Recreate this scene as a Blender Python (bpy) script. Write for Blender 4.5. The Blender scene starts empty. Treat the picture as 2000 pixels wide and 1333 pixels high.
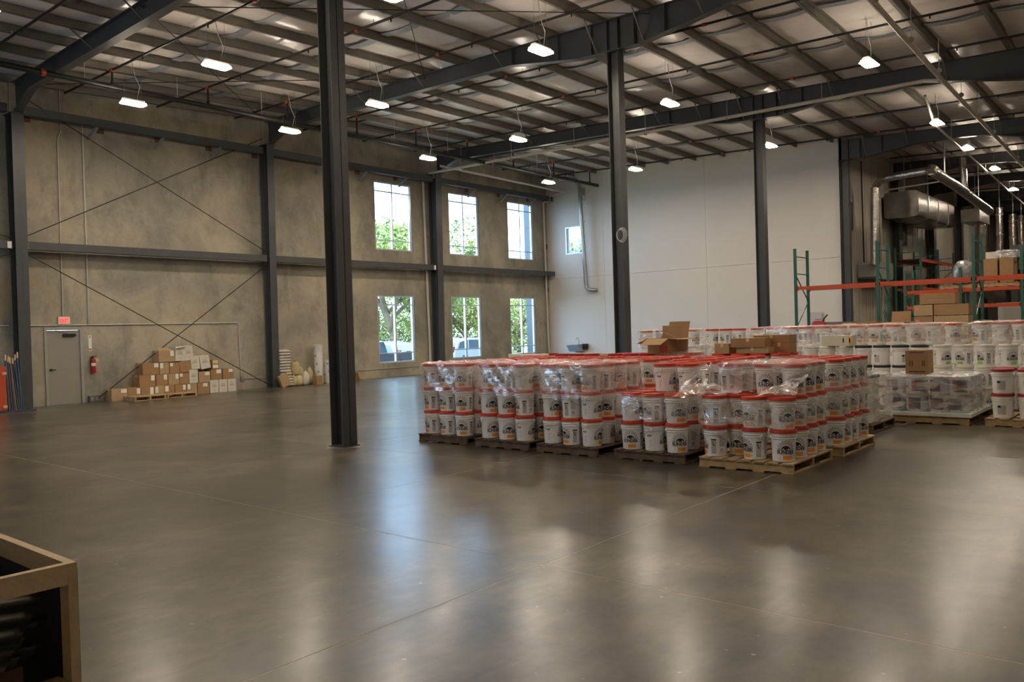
import bpy, bmesh, math, random
from mathutils import Vector, Matrix
random.seed(7)
S = bpy.context.scene
COL = S.collection
PI = math.pi

# ------------------------------------------------------------------ camera
CAMH = 1.8
def look(yaw, pitch, roll):
    cy, sy, cp, sp = math.cos(yaw), math.sin(yaw), math.cos(pitch), math.sin(pitch)
    f = Vector((cy*cp, sy*cp, sp)); r = Vector((sy, -cy, 0)); u = r.cross(f)
    c, s = math.cos(roll), math.sin(roll)
    r2 = c*r + s*u; u2 = -s*r + c*u
    return Matrix((r2, u2, -f)).transposed().to_4x4()
cam_data = bpy.data.cameras.new('camera')
cam = bpy.data.objects.new('camera', cam_data); COL.objects.link(cam)
cam.matrix_world = Matrix.Translation((0, 0, CAMH)) @ look(0.69883775, -0.01430937, -0.03016838)
cam_data.sensor_width = 36.0
cam_data.lens = 1602.264/2000*36.0
cam_data.clip_start = 0.05; cam_data.clip_end = 400
S.camera = cam

# ------------------------------------------------------------------ world, sun, exposure
w = bpy.data.worlds.new('sky'); S.world = w; w.use_nodes = True
nt = w.node_tree; nt.nodes.clear()
bg = nt.nodes.new('ShaderNodeBackground'); wo = nt.nodes.new('ShaderNodeOutputWorld')
bg.inputs[0].default_value = (0.46, 0.69, 1.0, 1); bg.inputs[1].default_value = 12.0
nt.links.new(bg.outputs[0], wo.inputs[0])
sd = bpy.data.lights.new('sun', 'SUN'); sd.energy = 5.0; sd.angle = 0.01; sd.color = (1, 0.93, 0.78)
sun = bpy.data.objects.new('sun', sd); COL.objects.link(sun)
sun.rotation_euler = (math.radians(48), 0, math.radians(-32))
S.view_settings.view_transform = 'Standard'; S.view_settings.look = 'None'
S.view_settings.exposure = 0.0; S.view_settings.gamma = 1.0; S.view_settings.use_curve_mapping = False
try:
    S.cycles.use_denoising = True
    S.cycles.max_bounces = 8; S.cycles.diffuse_bounces = 4; S.cycles.glossy_bounces = 4
    S.cycles.transparent_max_bounces = 24; S.cycles.transmission_bounces = 6
    S.cycles.sample_clamp_indirect = 6.0
    S.cycles.caustics_reflective = False; S.cycles.caustics_refractive = False
except Exception:
    pass
LAMP_STRENGTH = 190.0
LAMP_COLOR = (1.0, 0.86, 0.68)

# ------------------------------------------------------------------ materials
MATS = {}
def mat(name, col, rough=0.6, metal=0.0, spec=0.5, var=0.0, scale=4.0, bump=0.0, bscale=30.0, col2=None, emit=None, alpha=None, coat=0.0):
    if name in MATS: return MATS[name]
    m = bpy.data.materials.new(name); m.use_nodes = True; MATS[name] = m
    t = m.node_tree; b = t.nodes['Principled BSDF']
    b.inputs['Base Color'].default_value = (*col, 1); b.inputs['Roughness'].default_value = rough
    b.inputs['Metallic'].default_value = metal; b.inputs['Specular IOR Level'].default_value = spec
    if coat: b.inputs['Coat Weight'].default_value = coat; b.inputs['Coat Roughness'].default_value = 0.15
    if var or col2:
        g = t.nodes.new('ShaderNodeNewGeometry'); n = t.nodes.new('ShaderNodeTexNoise')
        n.inputs['Scale'].default_value = scale; n.inputs['Detail'].default_value = 6; n.inputs['Roughness'].default_value = 0.6
        t.links.new(g.outputs['Position'], n.inputs['Vector'])
        r = t.nodes.new('ShaderNodeValToRGB'); r.color_ramp.elements[0].position = 0.35; r.color_ramp.elements[1].position = 0.65
        c2 = col2 or tuple(c*(1-var) for c in col)
        r.color_ramp.elements[0].color = (*c2, 1); r.color_ramp.elements[1].color = (*col, 1)
        t.links.new(n.outputs[0], r.inputs[0]); t.links.new(r.outputs[0], b.inputs['Base Color'])
    if bump:
        g2 = t.nodes.new('ShaderNodeNewGeometry'); n2 = t.nodes.new('ShaderNodeTexNoise')
        n2.inputs['Scale'].default_value = bscale; n2.inputs['Detail'].default_value = 4
        t.links.new(g2.outputs['Position'], n2.inputs['Vector'])
        bp = t.nodes.new('ShaderNodeBump'); bp.inputs['Strength'].default_value = bump; bp.inputs['Distance'].default_value = 0.02
        t.links.new(n2.outputs[0], bp.inputs['Height']); t.links.new(bp.outputs[0], b.inputs['Normal'])
    if emit:
        b.inputs['Emission Color'].default_value = (*emit[0], 1); b.inputs['Emission Strength'].default_value = emit[1]
    return m

def floor_mat():
    m = bpy.data.materials.new('polished_concrete'); m.use_nodes = True
    t = m.node_tree; N = t.nodes; L = t.links; b = N['Principled BSDF']
    g = N.new('ShaderNodeNewGeometry')
    def noise(sc, det=8, rough=0.6, dist=0.0, stretch=None):
        n = N.new('ShaderNodeTexNoise'); n.inputs['Scale'].default_value = sc; n.inputs['Detail'].default_value = det
        n.inputs['Roughness'].default_value = rough; n.inputs['Distortion'].default_value = dist
        if stretch:
            mp = N.new('ShaderNodeMapping'); mp.inputs['Scale'].default_value = stretch; mp.inputs['Rotation'].default_value = (0, 0, 0.6)
            L.new(g.outputs['Position'], mp.inputs[0]); L.new(mp.outputs[0], n.inputs['Vector'])
        else: L.new(g.outputs['Position'], n.inputs['Vector'])
        return n
    def ramp(n, *els):
        r = N.new('ShaderNodeValToRGB'); e = r.color_ramp.elements
        e[0].position, e[0].color = els[0][0], (*els[0][1], 1); e[1].position, e[1].color = els[-1][0], (*els[-1][1], 1)
        for p, c in els[1:-1]:
            x = e.new(p); x.color = (*c, 1)
        L.new(n.outputs[0], r.inputs[0]); return r
    n1 = noise(0.45, 6, 0.6, 0.2); n2 = noise(1.7, 9, 0.66, 0.1); n3 = noise(3.0, 9, 0.7, 0.4, (0.5, 3.2, 1)); n4 = noise(14.0, 1, 0.4)
    r1 = ramp(n1, (0.32, (0.07, 0.063, 0.048)), (0.5, (0.14, 0.124, 0.093)), (0.68, (0.235, 0.205, 0.152)))
    r2 = ramp(n2, (0.36, (0.38, 0.39, 0.42)), (0.64, (1.0, 0.95, 0.86)))
    mx = N.new('ShaderNodeMix'); mx.data_type = 'RGBA'; mx.blend_type = 'MULTIPLY'; mx.inputs[0].default_value = 1
    L.new(r1.outputs[0], mx.inputs[6]); L.new(r2.outputs[0], mx.inputs[7])
    r3 = ramp(n3, (0.34, (0.5, 0.5, 0.5)), (0.66, (1.0, 1.0, 1.0)))
    mx2 = N.new('ShaderNodeMix'); mx2.data_type = 'RGBA'; mx2.blend_type = 'MULTIPLY'; mx2.inputs[0].default_value = 0.8
    L.new(mx.outputs[2], mx2.inputs[6]); L.new(r3.outputs[0], mx2.inputs[7])
    # pale specks and scrapes
    r4 = ramp(n4, (0.76, (0, 0, 0)), (0.80, (0.7, 0.7, 0.7)))
    mx3 = N.new('ShaderNodeMix'); mx3.data_type = 'RGBA'; mx3.inputs[7].default_value = (0.30, 0.27, 0.22, 1)
    L.new(r4.outputs[0], mx3.inputs[0]); L.new(mx2.outputs[2], mx3.inputs[6]); L.new(mx3.outputs[2], b.inputs['Base Color'])
    rr = N.new('ShaderNodeMapRange'); rr.inputs[1].default_value = 0.1; rr.inputs[2].default_value = 0.9; rr.inputs[3].default_value = 0.278; rr.inputs[4].default_value = 0.33
    L.new(n2.outputs[0], rr.inputs[0]); L.new(rr.outputs[0], b.inputs['Roughness'])
    b.inputs['Specular IOR Level'].default_value = 0.4
    cw = N.new('ShaderNodeMapRange'); cw.inputs[1].default_value = 0.3; cw.inputs[2].default_value = 0.75; cw.inputs[3].default_value = 0.08; cw.inputs[4].default_value = 0.48
    L.new(n3.outputs[0], cw.inputs[0]); L.new(cw.outputs[0], b.inputs['Coat Weight']); b.inputs['Coat Roughness'].default_value = 0.2; b.inputs['Coat IOR'].default_value = 1.5
    return m

def wall_mat():
    m = bpy.data.materials.new('tilt_up_concrete'); m.use_nodes = True
    t = m.node_tree; N = t.nodes; L = t.links; b = N['Principled BSDF']
    g = N.new('ShaderNodeNewGeometry')
    def noise(sc, det=6, rough=0.6, dist=0.0, st=(1, 1, 1), off=(0, 0, 0)):
        n = N.new('ShaderNodeTexNoise'); n.inputs['Scale'].default_value = sc; n.inputs['Detail'].default_value = det
        n.inputs['Roughness'].default_value = rough; n.inputs['Distortion'].default_value = dist
        mp = N.new('ShaderNodeMapping'); mp.inputs['Scale'].default_value = st; mp.inputs['Location'].default_value = off
        L.new(g.outputs['Position'], mp.inputs[0]); L.new(mp.outputs[0], n.inputs['Vector'])
        return n
    def ramp(n, *els):
        r = N.new('ShaderNodeValToRGB'); e = r.color_ramp.elements
        e[0].position, e[0].color = els[0][0], (*els[0][1], 1); e[1].position, e[1].color = els[-1][0], (*els[-1][1], 1)
        for p, c in els[1:-1]:
            x = e.new(p); x.color = (*c, 1)
        L.new(n.outputs[0], r.inputs[0]); return r
    n1 = noise(0.45, 6, 0.6, 0.5); n2 = noise(1.3, 8, 0.7, 0.3, (1, 1, 0.45), (5, 0, 3)); n3 = noise(0.6, 5, 0.55, 0.8, (1, 1, 1), (20, 9, 4)); n5 = noise(9, 6, 0.7)
    r1 = ramp(n1, (0.36, (0.27, 0.25, 0.205)), (0.6, (0.42, 0.375, 0.285)))
    r2 = ramp(n2, (0.33, (0.66, 0.68, 0.70)), (0.5, (1, 1, 1)), (0.7, (1.1, 1.08, 1.03)))
    mx = N.new('ShaderNodeMix'); mx.data_type = 'RGBA'; mx.blend_type = 'MULTIPLY'; mx.inputs[0].default_value = 1
    L.new(r1.outputs[0], mx.inputs[6]); L.new(r2.outputs[0], mx.inputs[7])
    r3 = ramp(n3, (0.62, (0, 0, 0)), (0.72, (0.5, 0.5, 0.5)))
    mx3 = N.new('ShaderNodeMix'); mx3.data_type = 'RGBA'; mx3.inputs[7].default_value = (0.36, 0.27, 0.13, 1)
    L.new(r3.outputs[0], mx3.inputs[0]); L.new(mx.outputs[2], mx3.inputs[6])
    r5 = ramp(n5, (0.3, (0.92, 0.92, 0.92)), (0.7, (1.06, 1.06, 1.06)))
    mx5 = N.new('ShaderNodeMix'); mx5.data_type = 'RGBA'; mx5.blend_type = 'MULTIPLY'; mx5.inputs[0].default_value = 1
    L.new(mx3.outputs[2], mx5.inputs[6]); L.new(r5.outputs[0], mx5.inputs[7]); L.new(mx5.outputs[2], b.inputs['Base Color'])
    b.inputs['Roughness'].default_value = 0.75
    return m

def film_mat(name='stretch_film', tint=(0.95, 0.9, 0.88), op=0.3):
    m = bpy.data.materials.new(name); m.use_nodes = True; MATS[name] = m
    t = m.node_tree; N = t.nodes; L = t.links; N.clear()
    out = N.new('ShaderNodeOutputMaterial'); tr = N.new('ShaderNodeBsdfTransparent'); gl = N.new('ShaderNodeBsdfGlossy'); df = N.new('ShaderNodeBsdfDiffuse')
    df.inputs[0].default_value = (*tint, 1); gl.inputs['Roughness'].default_value = 0.16; gl.inputs[0].default_value = (1, 1, 1, 1)
    g = N.new('ShaderNodeNewGeometry'); mp = N.new('ShaderNodeMapping'); mp.inputs['Scale'].default_value = (2, 2, 7); mp.inputs['Rotation'].default_value = (0.5, 0.4, 0)
    n = N.new('ShaderNodeTexNoise'); n.inputs['Scale'].default_value = 1.6; n.inputs['Detail'].default_value = 3; n.inputs['Distortion'].default_value = 0.8
    L.new(g.outputs['Position'], mp.inputs[0]); L.new(mp.outputs[0], n.inputs['Vector'])
    r = N.new('ShaderNodeMapRange'); r.inputs[1].default_value = 0.42; r.inputs[2].default_value = 0.75; r.inputs[3].default_value = op*0.35; r.inputs[4].default_value = min(1, op*2.2)
    L.new(n.outputs[0], r.inputs[0])
    m1 = N.new('ShaderNodeMixShader'); m1.inputs[0].default_value = 0.35; L.new(df.outputs[0], m1.inputs[1]); L.new(gl.outputs[0], m1.inputs[2])
    m2 = N.new('ShaderNodeMixShader'); L.new(r.outputs[0], m2.inputs[0]); L.new(tr.outputs[0], m2.inputs[1]); L.new(m1.outputs[0], m2.inputs[2])
    bp = N.new('ShaderNodeBump'); bp.inputs['Strength'].default_value = 0.6; bp.inputs['Distance'].default_value = 0.03
    L.new(n.outputs[0], bp.inputs['Height']); L.new(bp.outputs[0], gl.inputs['Normal']); L.new(m2.outputs[0], out.inputs[0])
    return m

def glass_mat():
    m = bpy.data.materials.new('window_glass'); m.use_nodes = True
    t = m.node_tree; N = t.nodes; L = t.links; N.clear()
    out = N.new('ShaderNodeOutputMaterial'); tr = N.new('ShaderNodeBsdfTransparent'); gl = N.new('ShaderNodeBsdfGlossy'); gl.inputs['Roughness'].default_value = 0.02
    tr.inputs[0].default_value = (0.93, 0.97, 0.98, 1)
    fr = N.new('ShaderNodeLayerWeight'); fr.inputs[0].default_value = 0.5
    pw = N.new('ShaderNodeMath'); pw.operation = 'POWER'; pw.inputs[1].default_value = 5; L.new(fr.outputs['Facing'], pw.inputs[0])
    ma = N.new('ShaderNodeMath'); ma.operation = 'MULTIPLY_ADD'; ma.inputs[1].default_value = 0.7; ma.inputs[2].default_value = 0.05; L.new(pw.outputs[0], ma.inputs[0])
    mx = N.new('ShaderNodeMixShader'); L.new(ma.outputs[0], mx.inputs[0]); L.new(tr.outputs[0], mx.inputs[1]); L.new(gl.outputs[0], mx.inputs[2]); L.new(mx.outputs[0], out.inputs[0])
    return m

FLOOR = floor_mat(); CONC = wall_mat(); FILM = film_mat(); TORN = film_mat('torn_cloudy_film', (0.95, 0.88, 0.84), 0.62); FILM2 = film_mat('thick_stretch_film', (0.9, 0.88, 0.86), 0.4); GLASS = glass_mat()
FILLER = mat('joint_filler', (0.48, 0.40, 0.28), 0.8)
STEEL = mat('slate_steel_paint', (0.062, 0.065, 0.068), 0.42, var=0.12, scale=3)
PURL = mat('galvanised_purlin', (0.21, 0.195, 0.165), 0.5, 0.2, var=0.15, scale=2)
INSUL = mat('insulation_facing', (0.76, 0.70, 0.65), 0.26, spec=1.0, var=0.1, scale=1.5, bump=1.0, bscale=1.6)
BAND = mat('insulation_seam_tape', (0.27, 0.29, 0.32), 0.32, spec=0.6)
BLACKPIPE = mat('black_iron_pipe', (0.018, 0.017, 0.016), 0.4, 0.3)
REDTEE = mat('red_grooved_coupling', (0.45, 0.06, 0.025), 0.45)
PVC = mat('white_pvc', (0.62, 0.58, 0.5), 0.4)
COND = mat('grey_conduit', (0.55, 0.54, 0.5), 0.4, 0.3)
WHITEWALL = mat('white_insulated_panel', (0.72, 0.665, 0.59), 0.5, var=0.05, scale=0.4)
BEIGE = mat('beige_ribbed_metal', (0.42, 0.375, 0.31), 0.5, var=0.08, scale=0.6)
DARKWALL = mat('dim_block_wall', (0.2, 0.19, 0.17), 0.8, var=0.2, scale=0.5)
ALU = mat('aluminium_window_frame', (0.62, 0.68, 0.76), 0.3, 0.5)
DOORP = mat('grey_painted_door', (0.30, 0.28, 0.24), 0.5)
DOORF = mat('grey_door_frame', (0.34, 0.33, 0.30), 0.5)
BLACK = mat('matt_black', (0.012, 0.012, 0.013), 0.5)
REDP = mat('red_enamel', (0.42, 0.015, 0.015), 0.3)
WHITEP = mat('white_plastic', (0.72, 0.70, 0.66), 0.35)
PAILW = mat('white_pail_plastic', (0.87, 0.86, 0.84), 0.38, var=0.04, scale=3)
LIDO = mat('orange_red_lid', (0.62, 0.055, 0.02), 0.35)
LIDW = mat('cream_lid', (0.70, 0.66, 0.56), 0.4)
LIDK = mat('black_lid', (0.02, 0.02, 0.02), 0.4)
LIDR = mat('maroon_lid', (0.32, 0.02, 0.03), 0.4)
INK = mat('black_print', (0.015, 0.015, 0.02), 0.5)
INKG = mat('grey_print', (0.26, 0.26, 0.27), 0.5)
ORANGE = mat('orange_print', (0.95, 0.33, 0.02), 0.5)
GREENP = mat('green_print', (0.22, 0.62, 0.03), 0.5)
WIRE = mat('wire_steel', (0.35, 0.35, 0.35), 0.3, 0.9)
WOODD = mat('weathered_pallet_wood', (0.17, 0.11, 0.065), 0.75, var=0.45, scale=9, bump=0.3, bscale=60)
WOODY = mat('fresh_pallet_wood', (0.52, 0.36, 0.18), 0.65, var=0.3, scale=7, bump=0.2, bscale=60)
LUMBER = mat('spruce_lumber', (0.66, 0.49, 0.28), 0.6, var=0.18, scale=8, bump=0.15, bscale=50)
CARD = mat('brown_cardboard', (0.36, 0.205, 0.09), 0.75, var=0.12, scale=3)
CARDT = mat('tan_cardboard', (0.44, 0.30, 0.155), 0.75, var=0.1, scale=3)
CARDW = mat('off_white_carton', (0.64, 0.60, 0.49), 0.7, var=0.08, scale=4)
PAPER = mat('paper_label', (0.78, 0.76, 0.72), 0.6)
TAPE = mat('packing_tape', (0.62, 0.5, 0.28), 0.3)
BAGW = mat('white_woven_bag', (0.62, 0.58, 0.50), 0.7, var=0.15, scale=9, bump=0.4, bscale=14)
BAGY = mat('straw_coloured_sack', (0.58, 0.47, 0.27), 0.75, var=0.2, scale=8, bump=0.4, bscale=14)
RACKG = mat('green_rack_enamel', (0.025, 0.13, 0.095), 0.4)
RACKO = mat('orange_rack_beam', (0.55, 0.075, 0.02), 0.4)
FOIL = mat('foil_duct_wrap', (0.55, 0.5, 0.44), 0.2, 0.95, bump=1.0, bscale=14)
DULLFOIL = mat('dull_foil_board', (0.34, 0.31, 0.27), 0.3, 0.8, var=0.3, scale=2, bump=0.8, bscale=5)
GALV = mat('galvanised_sheet', (0.42, 0.42, 0.41), 0.3, 0.75, var=0.1, scale=4)
LENSTOP = mat('lamp_diffuser_rim', (0.9, 0.9, 0.9), 0.4, emit=(LAMP_COLOR, LAMP_STRENGTH*0.16))
LENS = mat('lamp_lens', (0.9, 0.9, 0.9), 0.4, emit=(LAMP_COLOR, LAMP_STRENGTH))
LAMPBODY = mat('lamp_housing', (0.4, 0.4, 0.4), 0.4)
ASPHALT = mat('parking_asphalt', (0.16, 0.155, 0.15), 0.9, var=0.2, scale=1)
GRASS = mat('dry_grass_verge', (0.25, 0.26, 0.09), 0.9, var=0.3, scale=1)
LEAF = mat('bright_leaf', (0.34, 0.37, 0.08), 0.6, col2=(0.09, 0.16, 0.035), scale=0.9)
LEAF2 = mat('yellow_leaf', (0.40, 0.38, 0.12), 0.6, col2=(0.14, 0.20, 0.05), scale=0.8)
BARK = mat('tree_bark', (0.20, 0.15, 0.10), 0.9, var=0.3, scale=5)
SLATE = mat('dark_clad_fin', (0.045, 0.06, 0.075), 0.35)
CARW = mat('white_car_paint', (0.75, 0.78, 0.80), 0.2, coat=1)
CARD_ = mat('navy_car_paint', (0.02, 0.03, 0.06), 0.2, coat=1)
CARGL = mat('tinted_car_glass', (0.10, 0.16, 0.20), 0.05, spec=1.0)
TYRE = mat('tyre_rubber', (0.02, 0.02, 0.02), 0.8)

# ------------------------------------------------------------------ mesh helpers
class MB:
    def __init__(s): s.v = []; s.f = []; s.m = []
    def add(s, vs, fs, mi=0):
        o = len(s.v); s.v += [tuple(v) for v in vs]; s.f += [tuple(o+i for i in f) for f in fs]; s.m += [mi]*len(fs); return s
    def box(s, x0, y0, z0, x1, y1, z1, mi=0, M=None):
        vs = [Vector((x, y, z)) for z in (z0, z1) for y in (y0, y1) for x in (x0, x1)]
        if M: vs = [M @ v for v in vs]
        return s.add(vs, [(0, 2, 3, 1), (4, 5, 7, 6), (0, 1, 5, 4), (2, 6, 7, 3), (0, 4, 6, 2), (1, 3, 7, 5)], mi)
    def bar(s, p0, p1, w, h, up=(0, 0, 1), mi=0):
        p0, p1 = Vector(p0), Vector(p1); d = (p1-p0).normalized(); up = Vector(up)
        if abs(d.dot(up)) > 0.99: up = Vector((1, 0, 0))
        r = d.cross(up).normalized(); u = r.cross(d)
        vs = [p + r*a*w/2 + u*b*h/2 for p in (p0, p1) for a, b in ((-1, -1), (1, -1), (1, 1), (-1, 1))]
        return s.add(vs, [(3, 2, 1, 0), (4, 5, 6, 7), (0, 1, 5, 4), (1, 2, 6, 5), (2, 3, 7, 6), (3, 0, 4, 7)], mi)
    def tube(s, pts, r, n=10, mi=0, closed=False, cap=True):
        pts = [Vector(p) for p in pts]; rs = r if isinstance(r, (list, tuple)) else [r]*len(pts)
        rings = []; prev = None
        for i, p in enumerate(pts):
            if closed: d = (pts[(i+1) % len(pts)]-pts[i-1]).normalized()
            elif i == 0: d = (pts[1]-p).normalized()
            elif i == len(pts)-1: d = (p-pts[-2]).normalized()
            else:
                d = ((pts[i+1]-p).normalized()+(p-pts[i-1]).normalized())
                d = d.normalized() if d.length > 1e-6 else (pts[i+1]-p).normalized()
            a = prev if prev is not None else (Vector((0, 0, 1)) if abs(d.z) < 0.9 else Vector((1, 0, 0)))
            x = (a - d*a.dot(d)).normalized(); y = d.cross(x); prev = x
            k = 1.0
            if 0 < i < len(pts)-1 and not closed:
                c = (pts[i+1]-p).normalized().dot(d); k = 1/max(c, 0.6)
            rings.append([p + (x*math.cos(2*PI*j/n)+y*math.sin(2*PI*j/n))*rs[i]*(k if n < 1 else 1) for j in range(n)])
        vs = [v for rg in rings for v in rg]; fs = []
        m = len(pts)
        for i in range(m if closed else m-1):
            i2 = (i+1) % m
            for j in range(n): fs.append((i*n+j, i*n+(j+1) % n, i2*n+(j+1) % n, i2*n+j))
        if cap and not closed: fs.append(tuple(range(n-1, -1, -1))); fs.append(tuple((m-1)*n+j for j in range(n)))
        return s.add(vs, fs, mi)
    def lathe(s, prof, n=24, c=(0, 0, 0), mi=0, axis='z'):
        vs = []; fs = []
        for r, z in prof:
            for j in range(n):
                a = 2*PI*j/n
                if axis == 'z': vs.append((c[0]+r*math.cos(a), c[1]+r*math.sin(a), c[2]+z))
                elif axis == 'y': vs.append((c[0]+r*math.cos(a), c[1]+z, c[2]+r*math.sin(a)))
                else: vs.append((c[0]+z, c[1]+r*math.cos(a), c[2]+r*math.sin(a)))
        for i in range(len(prof)-1):
            for j in range(n): fs.append((i*n+j, i*n+(j+1) % n, (i+1)*n+(j+1) % n, (i+1)*n+j))
        fs.append(tuple(range(n-1, -1, -1))); fs.append(tuple((len(prof)-1)*n+j for j in range(n)))
        return s.add(vs, fs, mi)
    def prism(s, poly, a0, a1, axis='x', mi=0, M=None):
        n = len(poly)
        def P(a, p):
            if axis == 'x': v = Vector((a, p[0], p[1]))
            elif axis == 'y': v = Vector((p[0], a, p[1]))
            else: v = Vector((p[0], p[1], a))
            return M @ v if M else v
        vs = [P(a0, p) for p in poly]+[P(a1, p) for p in poly]
        return s.add(vs, [tuple(range(n)), tuple(range(2*n-1, n-1, -1))]+[(i, n+i, n+(i+1) % n, (i+1) % n) for i in range(n)], mi)
    def mesh(s, name, mats, smooth=False):
        me = bpy.data.meshes.new(name); me.from_pydata(s.v, [], s.f)
        for m in (mats if isinstance(mats, (list, tuple)) else [mats]): me.materials.append(m)
        me.polygons.foreach_set('material_index', s.m)
        bm = bmesh.new(); bm.from_mesh(me); bmesh.ops.recalc_face_normals(bm, faces=bm.faces); bm.to_mesh(me); bm.free()
        if smooth:
            me.polygons.foreach_set('use_smooth', [True]*len(me.polygons))
            try: me.set_sharp_from_angle(angle=math.radians(38))
            except Exception: pass
        me.update(); return me
    def build(s, name, mats, parent=None, smooth=False, label=None, raw=False):
        """vertices are given in world coordinates; a child is stored relative to its thing's base"""
        if parent is not None and not raw:
            o = ROOT.get(parent.name, Vector((0, 0, 0)))
            s.v = [(v[0]-o.x, v[1]-o.y, v[2]-o.z) for v in s.v]
        ob = bpy.data.objects.new(name, s.mesh(name, mats, smooth)); COL.objects.link(ob)
        if parent is not None:
            ob.parent = parent; ROOT[ob.name] = ROOT.get(parent.name, Vector((0, 0, 0)))
        if label: ob['label'] = label
        return ob
ROOT = {}
def thing(name, label, cat, loc=(0, 0, 0), group=None, rz=0):
    o = bpy.data.objects.new(name, None); COL.objects.link(o); o.location = loc; o.rotation_euler = (0, 0, rz)
    o.empty_display_size = 0.1
    o['label'] = label; o['category'] = cat
    if group: o['group'] = group
    ROOT[o.name] = Vector(loc); return o
def tag(o, label, cat, group=None, kind=None):
    o['label'] = label; o['category'] = cat
    if group: o['group'] = group
    if kind: o['kind'] = kind
    return o
def struct(o): o['kind'] = 'structure'; return o
KIDS = {}
def copy_tree(o, parent=None):
    c = o.copy(); COL.objects.link(c); c.parent = parent
    for ch in list(o.children): copy_tree(ch, c)
    return c
def dup(o, loc, label, group=None, rz=0):
    c = copy_tree(o); c.location = loc; c.rotation_euler = (0, 0, rz); c['label'] = label
    if group: c['group'] = group
    return c
def T(loc, rx=0, ry=0, rz=0):
    return Matrix.Translation(loc) @ Matrix.Rotation(rz, 4, 'Z') @ Matrix.Rotation(ry, 4, 'Y') @ Matrix.Rotation(rx, 4, 'X')

# ------------------------------------------------------------------ geometry of the hall
W = 25.46        # concrete wall plane (y)
C = 33.32        # white wall plane (x)
YB = 10.75       # ribbed beige wall plane (y), x beyond C
XW0, XE, YS = -5.0, 74.0, -9.0
def zt(X, Y):    # underside of the purlins
    xs = [8.3, 16.7, 25.0, 33.3]; b = [8.93, 9.1, 8.95, 8.80]; sl = [0.004, 0.018, 0.033, 0.036]
    X = min(max(X, xs[0]), xs[-1])
    for i in range(3):
        if X <= xs[i+1]:
            t = (X-xs[i])/(xs[i+1]-xs[i]); bb = b[i]+t*(b[i+1]-b[i]); ss = sl[i]+t*(sl[i+1]-sl[i]); break
    return bb + ss*(Y-10.6)
PY = [-7.6, -6.1, -4.6, -3.1, -1.6, -.1, 1.35, 2.45, 3.72, 5.2, 6.85, 8.25, 9.75, 11.05, 12.5, 14.05, 15.65, 17.0, 18.4, 19.6, 20.9, 22.3, 23.6, 24.95]

# floor: saw-cut slabs over a filler bed
fb = MB(); fb.box(XW0, YS, -0.3, XE, W, -0.0012)
floor = struct(fb.build('floor', FILLER))
xs = [4.87+3.47*i for i in range(-3, 12)]; ys = [3.86+3.37*i for i in range(-4, 7)]
xs = [XW0]+xs+[XE]; ys = [YS]+[y for y in ys if y < W-0.5]+[W]
slab_me = {}
for i in range(len(xs)-1):
    for j in range(len(ys)-1):
        a, b_, c, d = xs[i], ys[j], xs[i+1], ys[j+1]; k = (round(c-a, 3), round(d-b_, 3))
        if k not in slab_me:
            slab_me[k] = MB().box(0.005, 0.005, -0.0011, k[0]-0.005, k[1]-0.005, 0).mesh('slab', FLOOR)
        o = bpy.data.objects.new('slab', slab_me[k]); COL.objects.link(o); o.parent = floor; o.location = (a, b_, 0)

# concrete wall in tilt-up panels with window and door openings
WINX = [(21.93, 23.97), (26.2, 28.17), (30.24, 32.2)]
LO, HI = (0.57, 3.34), (5.2, 7.98)
DOOR = (9.40, 10.46, 0.0, 2.25)
def panel_with_holes(x0, x1, z0, z1, holes, y0, y1):
    mb = MB(); cx = sorted({x0, x1, *[h[0] for h in holes], *[h[1] for h in holes]}); cz = sorted({z0, z1, *[h[2] for h in holes], *[h[3] for h in holes]})
    cx = [x for x in cx if x0 <= x <= x1]; cz = [z for z in cz if z0 <= z <= z1]
    for i in range(len(cx)-1):
        for j in range(len(cz)-1):
            mx, mz = (cx[i]+cx[i+1])/2, (cz[j]+cz[j+1])/2
            if any(h[0] < mx < h[1] and h[2] < mz < h[3] for h in holes): continue
            mb.box(cx[i], y0, cz[j], cx[i+1], y1, cz[j+1])
    return mb
wl = thing('wall_left', '', ''); del wl['label']; del wl['category']; wl['kind'] = 'structure'
for x0, x1 in ((XW0, 8.71), (8.725, 16.78), (16.795, 25.1), (25.115, C+0.3)):
    hs = [(a, b_, *z) for a, b_ in WINX for z in (LO, HI) if x0 < a < x1]
    if x0 < DOOR[0] < x1: hs.append(DOOR)
    panel_with_holes(x0, x1, -0.02, 10.6, hs, W, W+0.2).build('wall_panel', CONC, wl)
MB().box(XW0, W+0.19, -0.02, C+0.3, W+0.23, 0.3).build('wall_footing', CONC, wl)
for x in (8.717, 16.787, 25.107): MB().box(x-0.02, W+0.12, 0, x+0.02, W+0.14, 10.6).build('joint_sealant', FILLER, wl)

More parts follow.
